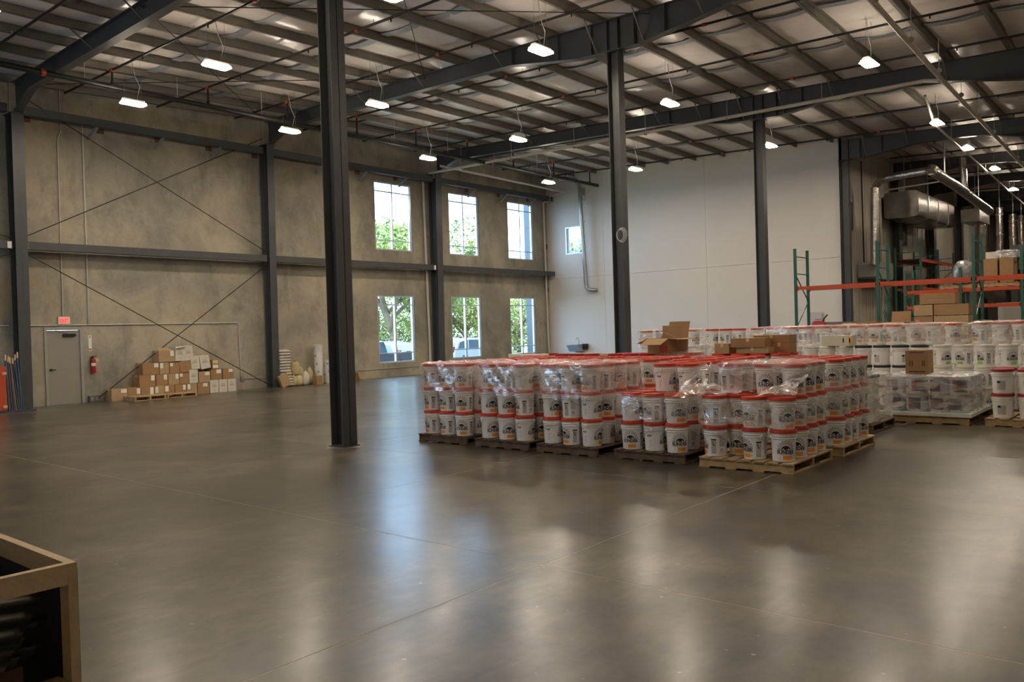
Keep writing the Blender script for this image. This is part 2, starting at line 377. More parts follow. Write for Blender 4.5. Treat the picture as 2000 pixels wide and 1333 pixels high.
# white wall panels (faces -x), joints between them
wf = thing('wall_far', '', ''); del wf['label']; del wf['category']; wf['kind'] = 'structure'
ysj = [YB, 16.66, 22.04, W]
PW = (23.24, 24.28, 5.45, 6.80)    # small window (y0,y1,z0,z1)
for i in range(3):
    for z0, z1 in ((-0.02, 4.265), (4.275, 10.6)):
        y0, y1 = ysj[i]+0.004, ysj[i+1]-0.004
        mb = MB()
        hs = [(PW[0], PW[1], PW[2], PW[3])] if (i == 2 and z0 > 1) else ([(20.72, 21.42, -0.02, 2.1)] if (i == 1 and z0 < 1) else [])
        cy = sorted({y0, y1, *[h[0] for h in hs], *[h[1] for h in hs]}); cz = sorted({z0, z1, *[h[2] for h in hs], *[h[3] for h in hs]})
        for a in range(len(cy)-1):
            for b_ in range(len(cz)-1):
                my, mz = (cy[a]+cy[a+1])/2, (cz[b_]+cz[b_+1])/2
                if any(h[0] < my < h[1] and h[2] < mz < h[3] for h in hs): continue
                mb.box(C, cy[a], cz[b_], C+0.18, cy[a+1], cz[b_+1])
        mb.build('wall_panel', WHITEWALL, wf)
MB().box(C+0.17, YB, -0.02, C+0.2, 20.6, 10.6).build('wall_backing', DARKWALL, wf)
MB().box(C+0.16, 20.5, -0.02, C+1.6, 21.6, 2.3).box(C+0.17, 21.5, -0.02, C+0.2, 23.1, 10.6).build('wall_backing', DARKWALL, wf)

# ribbed beige wall beyond the white wall (faces -y), receding
wc = thing('wall_corridor', '', ''); del wc['label']; del wc['category']; wc['kind'] = 'structure'
x = C; k = 0
while x < XE:
    x1 = min(x+0.915, XE)
    if k % 3 == 2: pass
    poly = [(x, YB), (x+0.05, YB), (x+0.07, YB-0.03), (x+0.11, YB-0.03), (x+0.13, YB), (x+0.35, YB), (x+0.36, YB-0.008), (x+0.38, YB-0.008), (x+0.39, YB), (x+0.62, YB), (x+0.63, YB-0.008), (x+0.65, YB-0.008), (x+0.66, YB), (x1, YB), (x1, YB+0.12), (x, YB+0.12)]
    MB().prism(poly, -0.02, 10.6, 'z').build('wall_panel', BEIGE, wc); x = x1; k += 1
struct(MB().box(XE, YS, -0.02, XE+0.2, YB+0.2, 10.6).build('wall_end', DARKWALL))
struct(MB().box(XW0, YS-0.2, -0.02, XE, YS, 10.6).build('wall_right', WHITEWALL))
# unseen dock opening added behind the viewpoint to let cool daylight in at left
struct(MB().box(XW0-0.2, YS-0.2, -0.02, XW0, 17.9, 10.6).box(XW0-0.2, 20.5, -0.02, XW0, W+0.2, 10.6).box(XW0-0.2, 17.9, 3.6, XW0, 20.5, 10.6).build('wall_back', WHITEWALL))

# ceiling: sagging insulation facing between purlins
cb = MB(); gx = [XW0+0.55*i for i in range(int((XE-XW0)/0.55)+2)]; gy = []
for a, b_ in zip([YS-0.3]+PY, PY+[W+0.3]):
    for q in range(6): gy.append((a+(b_-a)*q/6, math.sin(PI*q/6)))
gy.append((W+0.3, 0))
vs = []
for y, s_ in gy:
    for x in gx:
        n = 0.018*math.sin(x*2.3+y*1.7)+0.014*math.sin(x*5.1-y*3.1)+0.012*math.sin(x*1.1+y*6.3)
        vs.append((x, y, zt(x, y)+0.215-0.075*s_*(1+0.4*math.sin(x*0.9+y))+n*s_))
nx = len(gx); cb.add(vs, [(j*nx+i, j*nx+i+1, (j+1)*nx+i+1, (j+1)*nx+i) for j in range(len(gy)-1) for i in range(nx-1)])
ceil = struct(cb.build('ceiling', INSUL, smooth=True))
XN = [XW0, 8.3, 12.5, 16.7, 20.8, 25.0, 29.1, C-0.02]
for y in PY:
    nodes = XN if y > YB-0.1 else XN+[XE]
    mb = MB()
    for a, b_ in zip(nodes[:-1], nodes[1:]):
        z0, z1 = zt(a, y), zt(b_, y)
        def strip(y0, y1, h0, h1): mb.add([(a, y0, z0+h0), (a, y1, z0+h0), (a, y1, z0+h1), (a, y0, z0+h1), (b_, y0, z1+h0), (b_, y1, z1+h0), (b_, y1, z1+h1), (b_, y0, z1+h1)], [(0, 1, 2, 3), (7, 6, 5, 4), (0, 4, 5, 1), (1, 5, 6, 2), (2, 6, 7, 3), (3, 7, 4, 0)])
        strip(y-0.004, y+0.004, 0, 0.21); strip(y-0.004, y+0.075, 0, 0.006); strip(y-0.075, y+0.004, 0.2, 0.206)
    mb.build('purlin', PURL, ceil)
for x in (2.6, 5.4, 11.2, 13.9, 19.5, 22.3, 27.7, 30.5, 36.4, 42.6, 49):
    top = 24.95 if x < C else 9.75
    mb = MB(); ps = [p for p in PY if p <= top]
    for a, b_ in zip(ps[:-1], ps[1:]):
        L_ = []
        for q in range(5):
            y = a+0.08+(b_-a-0.16)*q/4; z = zt(x, y)+0.14-0.05*math.sin(PI*q/4); L_.append((y, z))
        v = []
        for y, z in L_: v += [(x-0.14, y, z), (x+0.14, y, z+0.01), (x-0.14, y, z+0.012), (x+0.14, y, z+0.022)]
        f = []
        for q in range(4):
            o = q*4; f += [(o, o+1, o+5, o+4), (o+2, o+6, o+7, o+3), (o, o+4, o+6, o+2), (o+1, o+3, o+7, o+5)]
        mb.add(v, f)
    mb.build('seam_band', BAND, ceil)

# ------------------------------------------------------------------ rafters
DEP = [(24.9, .86), (23.7, .42), (13.75, .44), (11.6, .74), (9.9, .76), (7.6, .40), (5.8, .46), (3.3, .85), (-4.4, .85), (-6, .5), (-8.9, .4)]
def depth(y):
    for (a, p), (b_, q) in zip(DEP[:-1], DEP[1:]):
        if y <= a and y >= b_: return p+(q-p)*(a-y)/(a-b_)
    return DEP[0][1]
def rafter(xa, xb, ya, label):
    """xa at the concrete wall end, xb at the interior column line"""
    def X(y): return xb+(xa-xb)*max(0, (y-10.6))/14.3
    st = sorted({ya, *[y for y, _ in DEP if y < ya]}, reverse=True)
    base = (X(ya), ya, zt(X(ya), ya)-depth(ya))
    t = thing('steel_rafter', label, 'roof beam', base, 'roof rafters')
    web, top, bot = MB(), MB(), MB()
    for a, b_ in zip(st[:-1], st[1:]):
        def seg(mb, w_, za, zb):
            v = []
            for y, (l, h) in ((a, za), (b_, zb)):
                v += [(X(y)-w_, y, l), (X(y)+w_, y, l), (X(y)+w_, y, h), (X(y)-w_, y, h)]
            mb.add(v, [(0, 1, 2, 3), (7, 6, 5, 4), (0, 4, 5, 1), (1, 5, 6, 2), (2, 6, 7, 3), (3, 7, 4, 0)])
        zA, zB = zt(X(a), a)-0.006, zt(X(b_), b_)-0.006; dA, dB = depth(a), depth(b_)
        seg(web, 0.006, (zA-dA, zA), (zB-dB, zB)); seg(top, 0.11, (zA-0.014, zA), (zB-0.014, zB)); seg(bot, 0.11, (zA-dA, zA-dA+0.016), (zB-dB, zB-dB+0.016))
    web.build('web', STEEL, t); top.build('top_flange', STEEL, t); bot.build('bottom_flange', STEEL, t)
    for y in (13.7, 12.2, 11.2, 10.75, 10.45, 10.0, 9.2):
        if y < ya:
            z = zt(X(y), y)-0.02; MB().box(X(y)-0.1, y-0.007, z-depth(y)+0.02, X(y)-0.006, y+0.007, z).build('stiffener', STEEL, t)
    for y in (19.6, 17.0, 14.05, 12.5, 11.05, 9.75, 8.25, 5.2):
        if y < ya-0.3:
            z = zt(X(y), y)
            for sgn in (-1, 1):
                MB().bar((X(y)+sgn*0.02, y+0.03, z-depth(y)+0.05), (X(y)+sgn*0.62, y+0.02, z+0.04), 0.03, 0.03).build('flange_brace', PURL, t)
    return t
rafter(8.72, 8.34, 24.9, 'steel rafter over the nearest freestanding column, leftmost crossing the ceiling')
rafter(16.74, 16.72, 24.9, 'steel rafter over the second freestanding column, lamps hanging beside it')
rafter(25.0, 25.05, 24.9, 'steel rafter above the long sloping white pipe, over the third column')
rafter(33.2, 33.2, 10.7, 'steel rafter at the end of the white wall, over the fourth column')
for i, x in enumerate((39.9, 46.2, 52.6, 59.0, 65.4)):
    rafter(x, x, 10.6, ['first', 'second', 'third', 'fourth', 'farthest'][i]+' steel rafter beyond the white wall, over the racks and ducts')

# ------------------------------------------------------------------ columns
def i_column(xc, yc, z1, label, w_=0.28, d=0.31, taper=0.0, grp='freestanding columns', base=True):
    t = thing('steel_column', label, 'column', (xc, yc, 0), grp)
    MB().prism([(yc-d/2-0, 0), (yc+d/2, 0), (yc+d/2, z1), (yc-d/2-taper, z1)], xc-0.006, xc+0.006, 'x').build('web', STEEL, t)
    MB().prism([(yc-d/2, 0), (yc-d/2+0.016, 0), (yc-d/2-taper+0.016, z1), (yc-d/2-taper, z1)], xc-w_/2, xc+w_/2, 'x').build('flange', STEEL, t)
    MB().box(xc-w_/2, yc+d/2-0.016, 0, xc+w_/2, yc+d/2, z1).build('flange', STEEL, t)
    if base:
        MB().box(xc-w_/2-0.03, yc-d/2-0.03, 0, xc+w_/2+0.03, yc+d/2+0.03, 0.02).build('base_plate', STEEL, t)
    MB().box(xc-w_/2-0.04, yc-d/2-taper-0.06, z1-0.02, xc+w_/2+0.04, yc+d/2+0.06, z1).build('cap_plate', STEEL, t)
    return t
nearcol = i_column(8.34, 10.60, zt(8.34, 10.6)-.78, 'dark grey steel column standing nearest, alone on the open floor')
i_column(16.72, 10.58, zt(16.7, 10.6)-.78, 'dark grey steel column behind the orange-lidded pails, second nearest', w_=0.26, d=0.3)
i_column(25.05, 10.6, zt(25, 10.6)-.78, 'dark grey steel column before the white wall, third nearest', w_=0.26, d=0.3)
i_column(33.14, 10.58, zt(33.2, 10.6)-.78, 'dark grey steel column at the end of the white wall', w_=0.26, d=0.3)
for i, x in enumerate((39.9, 46.2, 52.6, 59.0)):
    i_column(x, 10.5, zt(x, 10.6)-.78, ['first', 'second', 'third', 'fourth'][i]+' dark column against the beige ribbed wall, beyond the white wall', w_=0.5, d=0.3)
for x, w_, lab in ((8.72, 0.31, 'dark steel column on the concrete wall left of the exit door'), (16.74, 0.27, 'dark steel column on the concrete wall, right of the carton pile'), (25.02, 0.33, 'dark steel column on the concrete wall between the first and second windows')):
    i_column(x, 25.13, zt(x, 25)-.84, lab, w_=w_, d=0.36, taper=0.1, grp='columns along the concrete wall', base=False)
# floor patch round the near column
MB().prism([(7.95, 10.6), (8.34, 10.21), (8.73, 10.6), (8.34, 10.99)], -0.001, 0.0015, 'z').build('patch', mat('pale_floor_patch', (0.26, 0.225, 0.165), 0.5, var=0.2, scale=5), floor, label='pale square floor patch round the column foot')

# ------------------------------------------------------------------ wall girts and eave beam
def girt(x0, x1, z0, z1, name, label, y0=24.97, dp=0.22):
    t = thing(name, label, 'wall beam', (x0, y0, z0), 'horizontal beams on the concrete wall')
    MB().box(x0, y0, z0, x1, y0+0.008, z1).build('web', STEEL, t)
    MB().box(x0, y0+0.008, z1-0.008, x1, y0+dp, z1).build('flange', STEEL, t)
    MB().box(x0, y0+0.008, z0, x1, y0+dp, z0+0.008).build('flange', STEEL, t)
    return t
girt(XW0+0.05, 8.52, 4.43, 4.65, 'wall_girt', 'mid-height dark beam on the wall left of the exit door column')
girt(8.93, 16.55, 4.43, 4.65, 'wall_girt', 'mid-height dark beam on the wall above the exit door')
girt(16.93, 24.8, 4.43, 4.65, 'wall_girt', 'mid-height dark beam crossing between the first upper and lower windows')
girt(25.24, 33.25, 4.43, 4.65, 'wall_girt', 'mid-height dark beam on the wall under the two far upper windows')
EZ = (8.19, 8.42)
eb = [girt(XW0+0.05, 8.52, *EZ, 'eave_beam', 'dark beam high on the wall, left of the exit door column'),
      girt(8.93, 16.55, *EZ, 'eave_beam', 'dark beam high on the wall above the exit door and carton pile'),
      girt(16.93, 24.8, *EZ, 'eave_beam', 'dark beam high on the wall above the first tall window'),
      girt(25.24, 33.25, *EZ, 'eave_beam', 'dark beam high on the wall above the two far windows')]
RUST = mat('rusty_embed_plate', (0.20, 0.085, 0.04), 0.8, var=0.4, scale=9)
for x in (11.0, 13.03, 15.01, 19.27, 21.29, 23.42, 27.61, 29.83, 31.98):
    e = eb[1] if x < 16 else eb[2] if x < 25 else eb[3]
    MB().bar((x-0.05, 25.05, 8.2), (x-0.17, 25.42, 7.86), 0.09, 0.05).build('kicker_brace', mat('pale_brace', (0.25, 0.27, 0.28), 0.5), e)
for x in (9.15, 11.2, 13.0, 14.75, 16.5, 21.1, 23.1, 27.4, 29.6, 31.8):
    MB().box(x-0.11, W-0.012, 8.1, x+0.11, W, 8.32).build('embed_plate', RUST, wl)
for z in (5.95, 3.75): MB().box(33.1, W-0.012, z-0.12, C, W, z+0.12).build('embed_plate', RUST, wl)
for x in (8.38, 24.7): MB().box(x, 24.94, 4.44, x+0.1, 24.97, 4.62).build('splice_plate', WHITEP, wl)

# bracing rods
def rod(p, q, label, name='bracing_rod', r=0.014, grp='crossed bracing rods on the wall'):
    return tag(MB().tube([p, q], r, 6).build(name, BLACK), label, 'rod', grp)
rod((8.9, 25.12, 8.75), (16.62, 25.12, 4.78), 'bracing rod falling left to right across the upper wall')
rod((8.9, 25.12, 4.80), (16.62, 25.12, 8.75), 'bracing rod rising left to right across the upper wall')
rod((8.9, 25.12, 4.33), (16.65, 25.12, 0.05), 'bracing rod falling across the lower wall to the second column foot')
rod((10.75, 25.2, 0.12), (16.6, 25.12, 4.30), 'bracing rod rising from the wall box beside the door')
rod((XW0+0.2, 25.12, 8.6), (8.5, 25.12, 4.75), 'upper bracing rod left of the door column')
rod((XW0+0.2, 25.12, 0.4), (8.5, 25.12, 4.30), 'lower bracing rod left of the door column')
for (a, b_, lab) in (((8.45, 17.0), (16.7, 24.9), 'roof bracing rod running out to the second wall column'), ((8.6, 24.7), (16.7, 17.0), 'roof bracing rod running out from the first wall column'),
                     ((8.4, 17.0), (16.7, 9.6), 'roof bracing rod crossing to the second freestanding column'), ((8.4, 9.6), (16.7, 17.0), 'roof bracing rod crossing from the nearest freestanding column')):
    rod((*a, zt(*a)-0.12), (*b_, zt(*b_)-0.12), lab, 'roof_bracing_rod', 0.012, 'crossed bracing rods under the roof')

# ------------------------------------------------------------------ windows
def wall_window(i, x0, x1, z0, z1, low):
    t = thing('window_%d' % i, '', '', (x0, W, z0)); del t['label']; del t['category']; t['kind'] = 'structure'
    y0, y1 = W+0.03, W+0.12; fw = 0.055
    fr = MB().box(x0, y0, z0, x0+fw, y1, z1).box(x1-fw, y0, z0, x1, y1, z1).box(x0+fw, y0, z0, x1-fw, y1, z0+fw).box(x0+fw, y0, z1-fw, x1-fw, y1, z1)
    fr.build('window_frame', ALU, t)
    xm = x0+0.47*(x1-x0); MB().box(xm-0.032, y0-0.01, z0+fw, xm+0.032, y1, z1-fw).build('mullion', ALU, t)
    MB().box(x1-fw-0.075, y0, z0+fw, x1-fw-0.025, y1, z1-fw).build('mullion', ALU, t)
    bars = (z0+0.4, z1-0.39)
    for zb in bars: MB().box(x0+fw, y0+0.005, zb-0.022, x1-fw, y1-0.01, zb+0.022).build('muntin', ALU, t)
    zz = [z0+fw, bars[0], bars[1], z1-fw]
    for a, b_ in ((x0+fw, xm-0.03), (xm+0.03, x1-fw-0.07)):
        for c_, d_ in zip(zz[:-1], zz[1:]):
            MB().box(a, y0+0.05, c_+0.02, b_, y0+0.056, d_-0.02).build('pane', GLASS, t)
    return t
k = 1
for z0, z1 in (HI, LO):
    for x0, x1 in WINX: wall_window(k, x0, x1, z0, z1, z0 < 1); k += 1
t = thing('window_7', '', '', (C, PW[0], PW[2])); del t['label']; del t['category']; t['kind'] = 'structure'
f = 0.05
MB().box(C-0.02, PW[0], PW[2], C+0.1, PW[0]+f, PW[3]).box(C-0.02, PW[1]-f, PW[2], C+0.1, PW[1], PW[3]).box(C-0.02, PW[0]+f, PW[2], C+0.1, PW[1]-f, PW[2]+f).box(C-0.02, PW[0]+f, PW[3]-f, C+0.1, PW[1]-f, PW[3]).build('window_frame', ALU, t)
MB().box(C+0.04, PW[0]+f, PW[2]+f, C+0.046, PW[1]-f, PW[3]-f).build('pane', GLASS, t)
# two narrow windows of the beige wall (surface framed, dark glass)
for n_, (xa, xb, za, zb) in zip((8, 9), ((33.75, 34.3, 5.35, 6.5), (41.45, 42.2, 5.2, 6.35))):
    t = thing('window_%d' % n_, '', '', (xa, YB, za)); del t['label']; del t['category']; t['kind'] = 'structure'
    MB().box(xa, YB-0.07, za, xa+0.06, YB, zb).box(xb-0.06, YB-0.07, za, xb, YB, zb).box(xa+0.06, YB-0.07, za, xb-0.06, YB, za+0.06).box(xa+0.06, YB-0.07, zb-0.06, xb-0.06, YB, zb).build('window_frame', STEEL, t)
    MB().box(xa+0.06, YB-0.05, za+0.06, xb-0.06, YB-0.04, zb-0.06).build('pane', mat('dark_window_glass', (0.06, 0.07, 0.07), 0.08, spec=0.9), t)

# ------------------------------------------------------------------ door
t = thing('door_1', '', '', (9.4, W, 0)); del t['label']; del t['category']; t['kind'] = 'structure'
MB().box(9.40, W-0.03, 0, 9.475, W+0.14, 2.25).box(10.385, W-0.03, 0, 10.46, W+0.14, 2.25).box(9.475, W-0.03, 2.165, 10.385, W+0.14, 2.25).build('door_frame', DOORF, t)
leaf = MB().box(9.48, W+0.02, 0.01, 10.38, W+0.065, 2.16).build('door_leaf', DOORP, t)
h = MB().lathe([(0.001, -0.012), (0.036, -0.012), (0.036, 0)], 14, (9.56, W+0.02, 1.02), axis='y'); h.bar((9.56, W-0.03, 1.02), (9.69, W-0.035, 1.02), 0.022, 0.022); h.bar((9.56, W+0.01, 1.02), (9.56, W-0.04, 1.02), 0.022, 0.022)
h.build('door_handle', BLACK, t)
MB().box(9.92, W-0.05, 1.99, 10.27, W+0.02, 2.06).bar((10.02, W-0.04, 2.065), (9.8, W-0.10, 2.11), 0.022, 0.012).bar((9.8, W-0.10, 2.11), (9.72, W-0.02, 2.16), 0.022, 0.012).build('door_closer', BLACK, t)
t = thing('door_2', '', '', (C, 20.7, 0)); del t['label']; del t['category']; t['kind'] = 'structure'
MB().box(C-0.02, 21.36, 0, C+0.15, 21.42, 2.1).box(C-0.02, 20.72, 0, C+0.15, 20.78, 2.1).box(C-0.02, 20.78, 2.04, C+0.15, 21.36, 2.1).build('door_frame', DOORF, t)
# wall skirting step of the concrete wall
struct(MB().box(16.93, W-0.012, 0, 24.7, W, 0.345).build('baseboard_left', CONC))
tag(MB().tube([(16.95, W-0.03, 0.36), (24.6, W-0.03, 0.36)], 0.014, 6).build('floor_conduit', COND), 'thin conduit running low along the wall beneath the first lower window', 'conduit')

# ------------------------------------------------------------------ text helper
def text_polys(txt, size, bold=0.0):
    cu = bpy.data.curves.new('t', 'FONT'); cu.body = txt; cu.size = size; cu.align_x = 'CENTER'; cu.resolution_u = 2; cu.offset = bold
    ob = bpy.data.objects.new('t', cu); COL.objects.link(ob); bpy.context.view_layer.update()
    me = bpy.data.meshes.new_from_object(ob.evaluated_get(bpy.context.evaluated_depsgraph_get()))
    vs = [v.co.copy() for v in me.vertices]; fs = [tuple(p.vertices) for p in me.polygons]
    bpy.data.objects.remove(ob); bpy.data.curves.remove(cu); bpy.data.meshes.remove(me); return vs, fs

# exit sign
t = thing('exit_sign', 'exit sign with glowing red letters above the grey door', 'sign', (9.78, W-0.06, 2.34))
MB().box(9.78, W-0.06, 2.34, 10.11, W, 2.56).build('housing', WHITEP, t)
MB().box(9.815, W-0.066, 2.36, 10.075, W-0.06, 2.54).build('face_panel', mat('pink_lit_panel', (0.75, 0.35, 0.33), 0.5, emit=((1, 0.25, 0.22), 0.35)), t)
vs, fs = text_polys('EXIT', 0.17, 0.004); MB().add([(9.945+v.x*0.72, W-0.068, 2.385+v.y) for v in vs], fs).build('lettering', mat('red_lit_letters', (0.8, 0.03, 0.03), 0.5, emit=((1, 0.03, 0.03), 1.3)), t)
# conduits on the wall
def conduit(pts, label, r=0.016, m=COND): return tag(MB().tube(pts, r, 8).build('conduit', m, smooth=True), label, 'conduit', 'conduits on the concrete wall')
y_ = W-0.03
conduit([(10.06, y_, 9.2), (10.06, y_, 7.98), (9.96, y_, 7.74), (9.93, y_, 2.57)], 'thin kinked conduit dropping to the exit sign')
conduit([(10.67, y_, 8.3), (10.65, y_, 2.5)], 'straight conduit dropping to the small grey box right of the exit sign', 0.02)
conduit([(8.98, y_, 2.315), (15.52, y_, 2.31), (15.6, y_, 2.28), (15.62, y_, 2.2), (15.66, y_, 0.45)], 'long conduit running right above the door then down beside the cartons')
conduit([(15.74, y_, 0.38), (16.6, y_, 0.37)], 'short conduit from the low box to the second wall column', 0.012)
conduit([(XW0+0.1, y_, 2.32), (8.5, y_, 2.32)], 'conduit left of the wall column beside the blue poles')
for x, z, lab in ((10.66, 2.42, 'small grey junction box at the end of the wall conduit'), (15.68, 0.38, 'small grey outlet box low on the wall beside the cartons')):
    t = thing('junction_box', lab, 'electrical box', (x, W-0.06, z-0.07)); MB().box(x-0.045, W-0.06, z-0.08, x+0.045, W, z+0.08).build('box_body', GALV, t); MB().box(x-0.05, W-0.066, z-0.085, x+0.05, W-0.06, z+0.085).build('cover_plate', GALV, t)
t = thing('floor_outlet', 'low metal service box on the wall between door and cartons', 'electrical box', (10.55, W-0.12, 0))
MB().box(10.55, W-0.12, 0, 10.86, W, 0.19).build('box_body', mat('dull_service_box', (0.13, 0.13, 0.13), 0.6), t)
for x in (10.63, 10.77): MB().box(x-0.045, W-0.13, 0.04, x+0.045, W-0.12, 0.15).build('socket_cover', GALV, t)
# extinguisher and arrow sign
t = thing('fire_extinguisher', 'red fire extinguisher hanging on the wall right of the door', 'extinguisher', (10.71, W-0.09, 0.88))
MB().lathe([(0.01, 0), (0.062, 0.005), (0.07, 0.03), (0.07, 0.36), (0.055, 0.41), (0.022, 0.43), (0.022, 0.45)], 16, (10.71, W-0.09, 0.88)).build('cylinder', REDP, t, smooth=True)
MB().lathe([(0.071, 0.2), (0.0712, 0.2), (0.0712, 0.29), (0.071, 0.29)], 16, (10.71, W-0.09, 0.88)).build('paper_band', PAPER, t)
MB().bar((10.71, W-0.09, 1.33), (10.71, W-0.09, 1.37), 0.03, 0.03).bar((10.70, W-0.1, 1.37), (10.80, W-0.16, 1.40), 0.02, 0.012).bar((10.70, W-0.1, 1.35), (10.79, W-0.16, 1.34), 0.02, 0.012).build('valve', BLACK, t)
MB().tube([(10.69, W-0.1, 1.35), (10.62, W-0.12, 1.3), (10.62, W-0.12, 1.1), (10.64, W-0.13, 1.02)], 0.011, 6).build('hose', BLACK, t)
MB().box(10.755, W-0.168, 1.2, 10.83, W-0.165, 1.31, M=None).build('inspection_tag', TAPE, t)
MB().box(10.67, W-0.03, 1.05, 10.75, W, 1.36).build('wall_bracket', BLACK, t)
t = thing('extinguisher_sign', 'narrow white sign with red arrow above the wall extinguisher', 'sign', (10.63, W-0.01, 1.53))
MB().box(10.63, W-0.01, 1.53, 10.72, W, 2.0).build('sign_plate', PAPER, t)
MB().add([(10.635, W-0.012, 1.60), (10.715, W-0.012, 1.60), (10.675, W-0.012, 1.54)], [(0, 1, 2)]).add([(10.662, W-0.012, 1.92), (10.688, W-0.012, 1.92), (10.688, W-0.012, 1.98), (10.662, W-0.012, 1.98)], [(0, 1, 2, 3)]).build('arrow', REDP, t)

# ------------------------------------------------------------------ tall white pipes, roof drains
PZ = lambda y: 8.27+0.0118*(y-5.4)+0.0
t = thing('drain_pipe', 'long white pipe sloping under the third rafter then down beside the first window', 'pipe', (24.72, W, 0))
MB().tube([(24.1, 5.2, 8.03), (24.68, 5.7, 8.26), (24.7, 15.4, 8.42), (24.7, 25.1, 8.55)], 0.055, 12).build('sloping_run', PVC, t, smooth=True)
MB().tube([(24.7, 25.1, 8.55), (24.98, 25.1, 8.55), (25.0, 25.1, 8.40), (24.75, 25.1, 8.34), (24.62, 25.38, 8.34), (24.6, 25.38, 8.2)], 0.05, 10).build('offset_elbows', PVC, t, smooth=True)
MB().tube([(24.6, 25.38, 8.25), (24.72, 25.38, 0.55)], 0.055, 12).build('downpipe', PVC, t, smooth=True)
MB().tube([(24.72, 25.38, 0.62), (24.72, 25.38, 0.02)], 0.062, 12).build('foot_socket', PVC, t, smooth=True)
for y in (8.5, 11.5, 14.5, 17.5, 20.5, 23.2):
    z = PZ(y); MB().tube([(24.7, y, z), (24.7, y, zt(24.7, y)+0.02)], 0.008, 6).build('hanger_rod', COND, t); MB().tube([(24.7, y-0.03, z), (24.7, y+0.03, z)], 0.064, 10).build('clamp', GALV, t)
t = thing('drain_pipe', 'white pipe running to the corner by the duct and down it', 'pipe', (33.0, W, 0))
MB().tube([(24.3, 24.0, 8.65), (33.0, 24.0, 8.50)], 0.05, 12).build('sloping_run', PVC, t, smooth=True)
MB().tube([(33.0, 24.0, 8.50), (33.0, 25.0, 8.42), (33.02, 25.0, 8.2), (32.95, 25.36, 8.15)], 0.045, 10).build('offset_elbows', PVC, t, smooth=True)
MB().tube([(32.95, 25.36, 8.18), (33.06, 25.36, 0.9), (33.1, 25.36, 0.6), (33.1, 25.36, 0.02)], 0.05, 12).build('downpipe', PVC, t, smooth=True)
for x in (26.5, 29, 31): MB().tube([(x, 24, 8.6), (x, 24, zt(x, 24)+0.02)], 0.008, 6).build('hanger_rod', COND, t)
t = thing('header_pipe', 'long grey pipe running away along the ceiling above the pail stacks', 'pipe', (10, 5.0, 8.3))
MB().tube([(8.6, 4.5, 8.02), (23.65, 5.1, 8.0), (57, 6.1, 7.98)], 0.06, 12).build('pipe_run', PVC, t, smooth=True)
for x in (14, 17, 20, 23, 26, 29, 32, 35, 38, 42, 46, 50):
    y = 4.5+(x-8.6)*0.033; MB().tube([(x, y, 8.0), (x, y, zt(x, y)+0.02)], 0.007, 6).build('hanger_rod', COND, t); MB().tube([(x-0.02, y, 8.01), (x+0.02, y, 8.01)], 0.068, 10).build('clamp', COND, t)
t = thing('header_pipe', 'bright thin pipe beneath the lamps beyond the white wall', 'pipe', (28, 6.4, 8.0))
MB().tube([(27.5, 6.35, 8.55), (29.3, 6.5, 8.0), (62, 7.9, 8.0)], 0.04, 10).build('pipe_run', PVC, t, smooth=True)
for x in (32, 36, 40, 44, 48, 52):
    y = 6.4+(x-28)*0.045; MB().tube([(x, y, 8.0), (x, y, zt(x, y)+0.02)], 0.007, 6).build('hanger_rod', COND, t)

# ------------------------------------------------------------------ sprinkler lines
mz = 8.52
t = thing('sprinkler_main', 'thick black sprinkler main running along the roof edge to the white wall', 'pipe', (XW0, 21.9, mz))
MB().tube([(XW0+0.1, 21.9, mz), (32.75, 21.9, mz)], 0.075, 12).build('main_pipe', BLACKPIPE, t, smooth=True)
BX = [1.75, 4.5, 7.25, 10.0, 12.73, 15.43, 18.2, 20.95, 23.7, 26.5, 29.3, 32.1]
for i, x in enumerate(BX):
    if x > 7: MB().tube([(x, 21.9, mz+0.05), (x, 21.9, zt(x, 21.9)-0.05)], 0.03, 8).build('riser', BLACKPIPE, t); MB().tube([(x, 21.9, mz+0.07), (x, 21.9, mz+0.13)], 0.045, 8).build('coupling', BLACKPIPE, t)
for x in (8.3, 16.9, 25.1):
    MB().tube([(x-0.05, 21.9, mz), (x+0.05, 21.9, mz)], 0.092, 12).build('coupling', REDTEE, t)
for x in (9.3, 11.8, 14.5, 17.2, 19.9, 22.6, 25.3, 28.1, 30.9): MB().tube([(x, 21.9, mz), (x, 21.9, zt(x, 21.9)+0.05)], 0.007, 6).build('hanger_rod', COND, t)
ordn = ['leftmost', 'second', 'third', 'fourth', 'fifth', 'sixth', 'seventh', 'eighth', 'ninth', 'tenth', 'eleventh', 'twelfth', 'thirteenth', 'fourteenth', 'fifteenth', 'sixteenth']
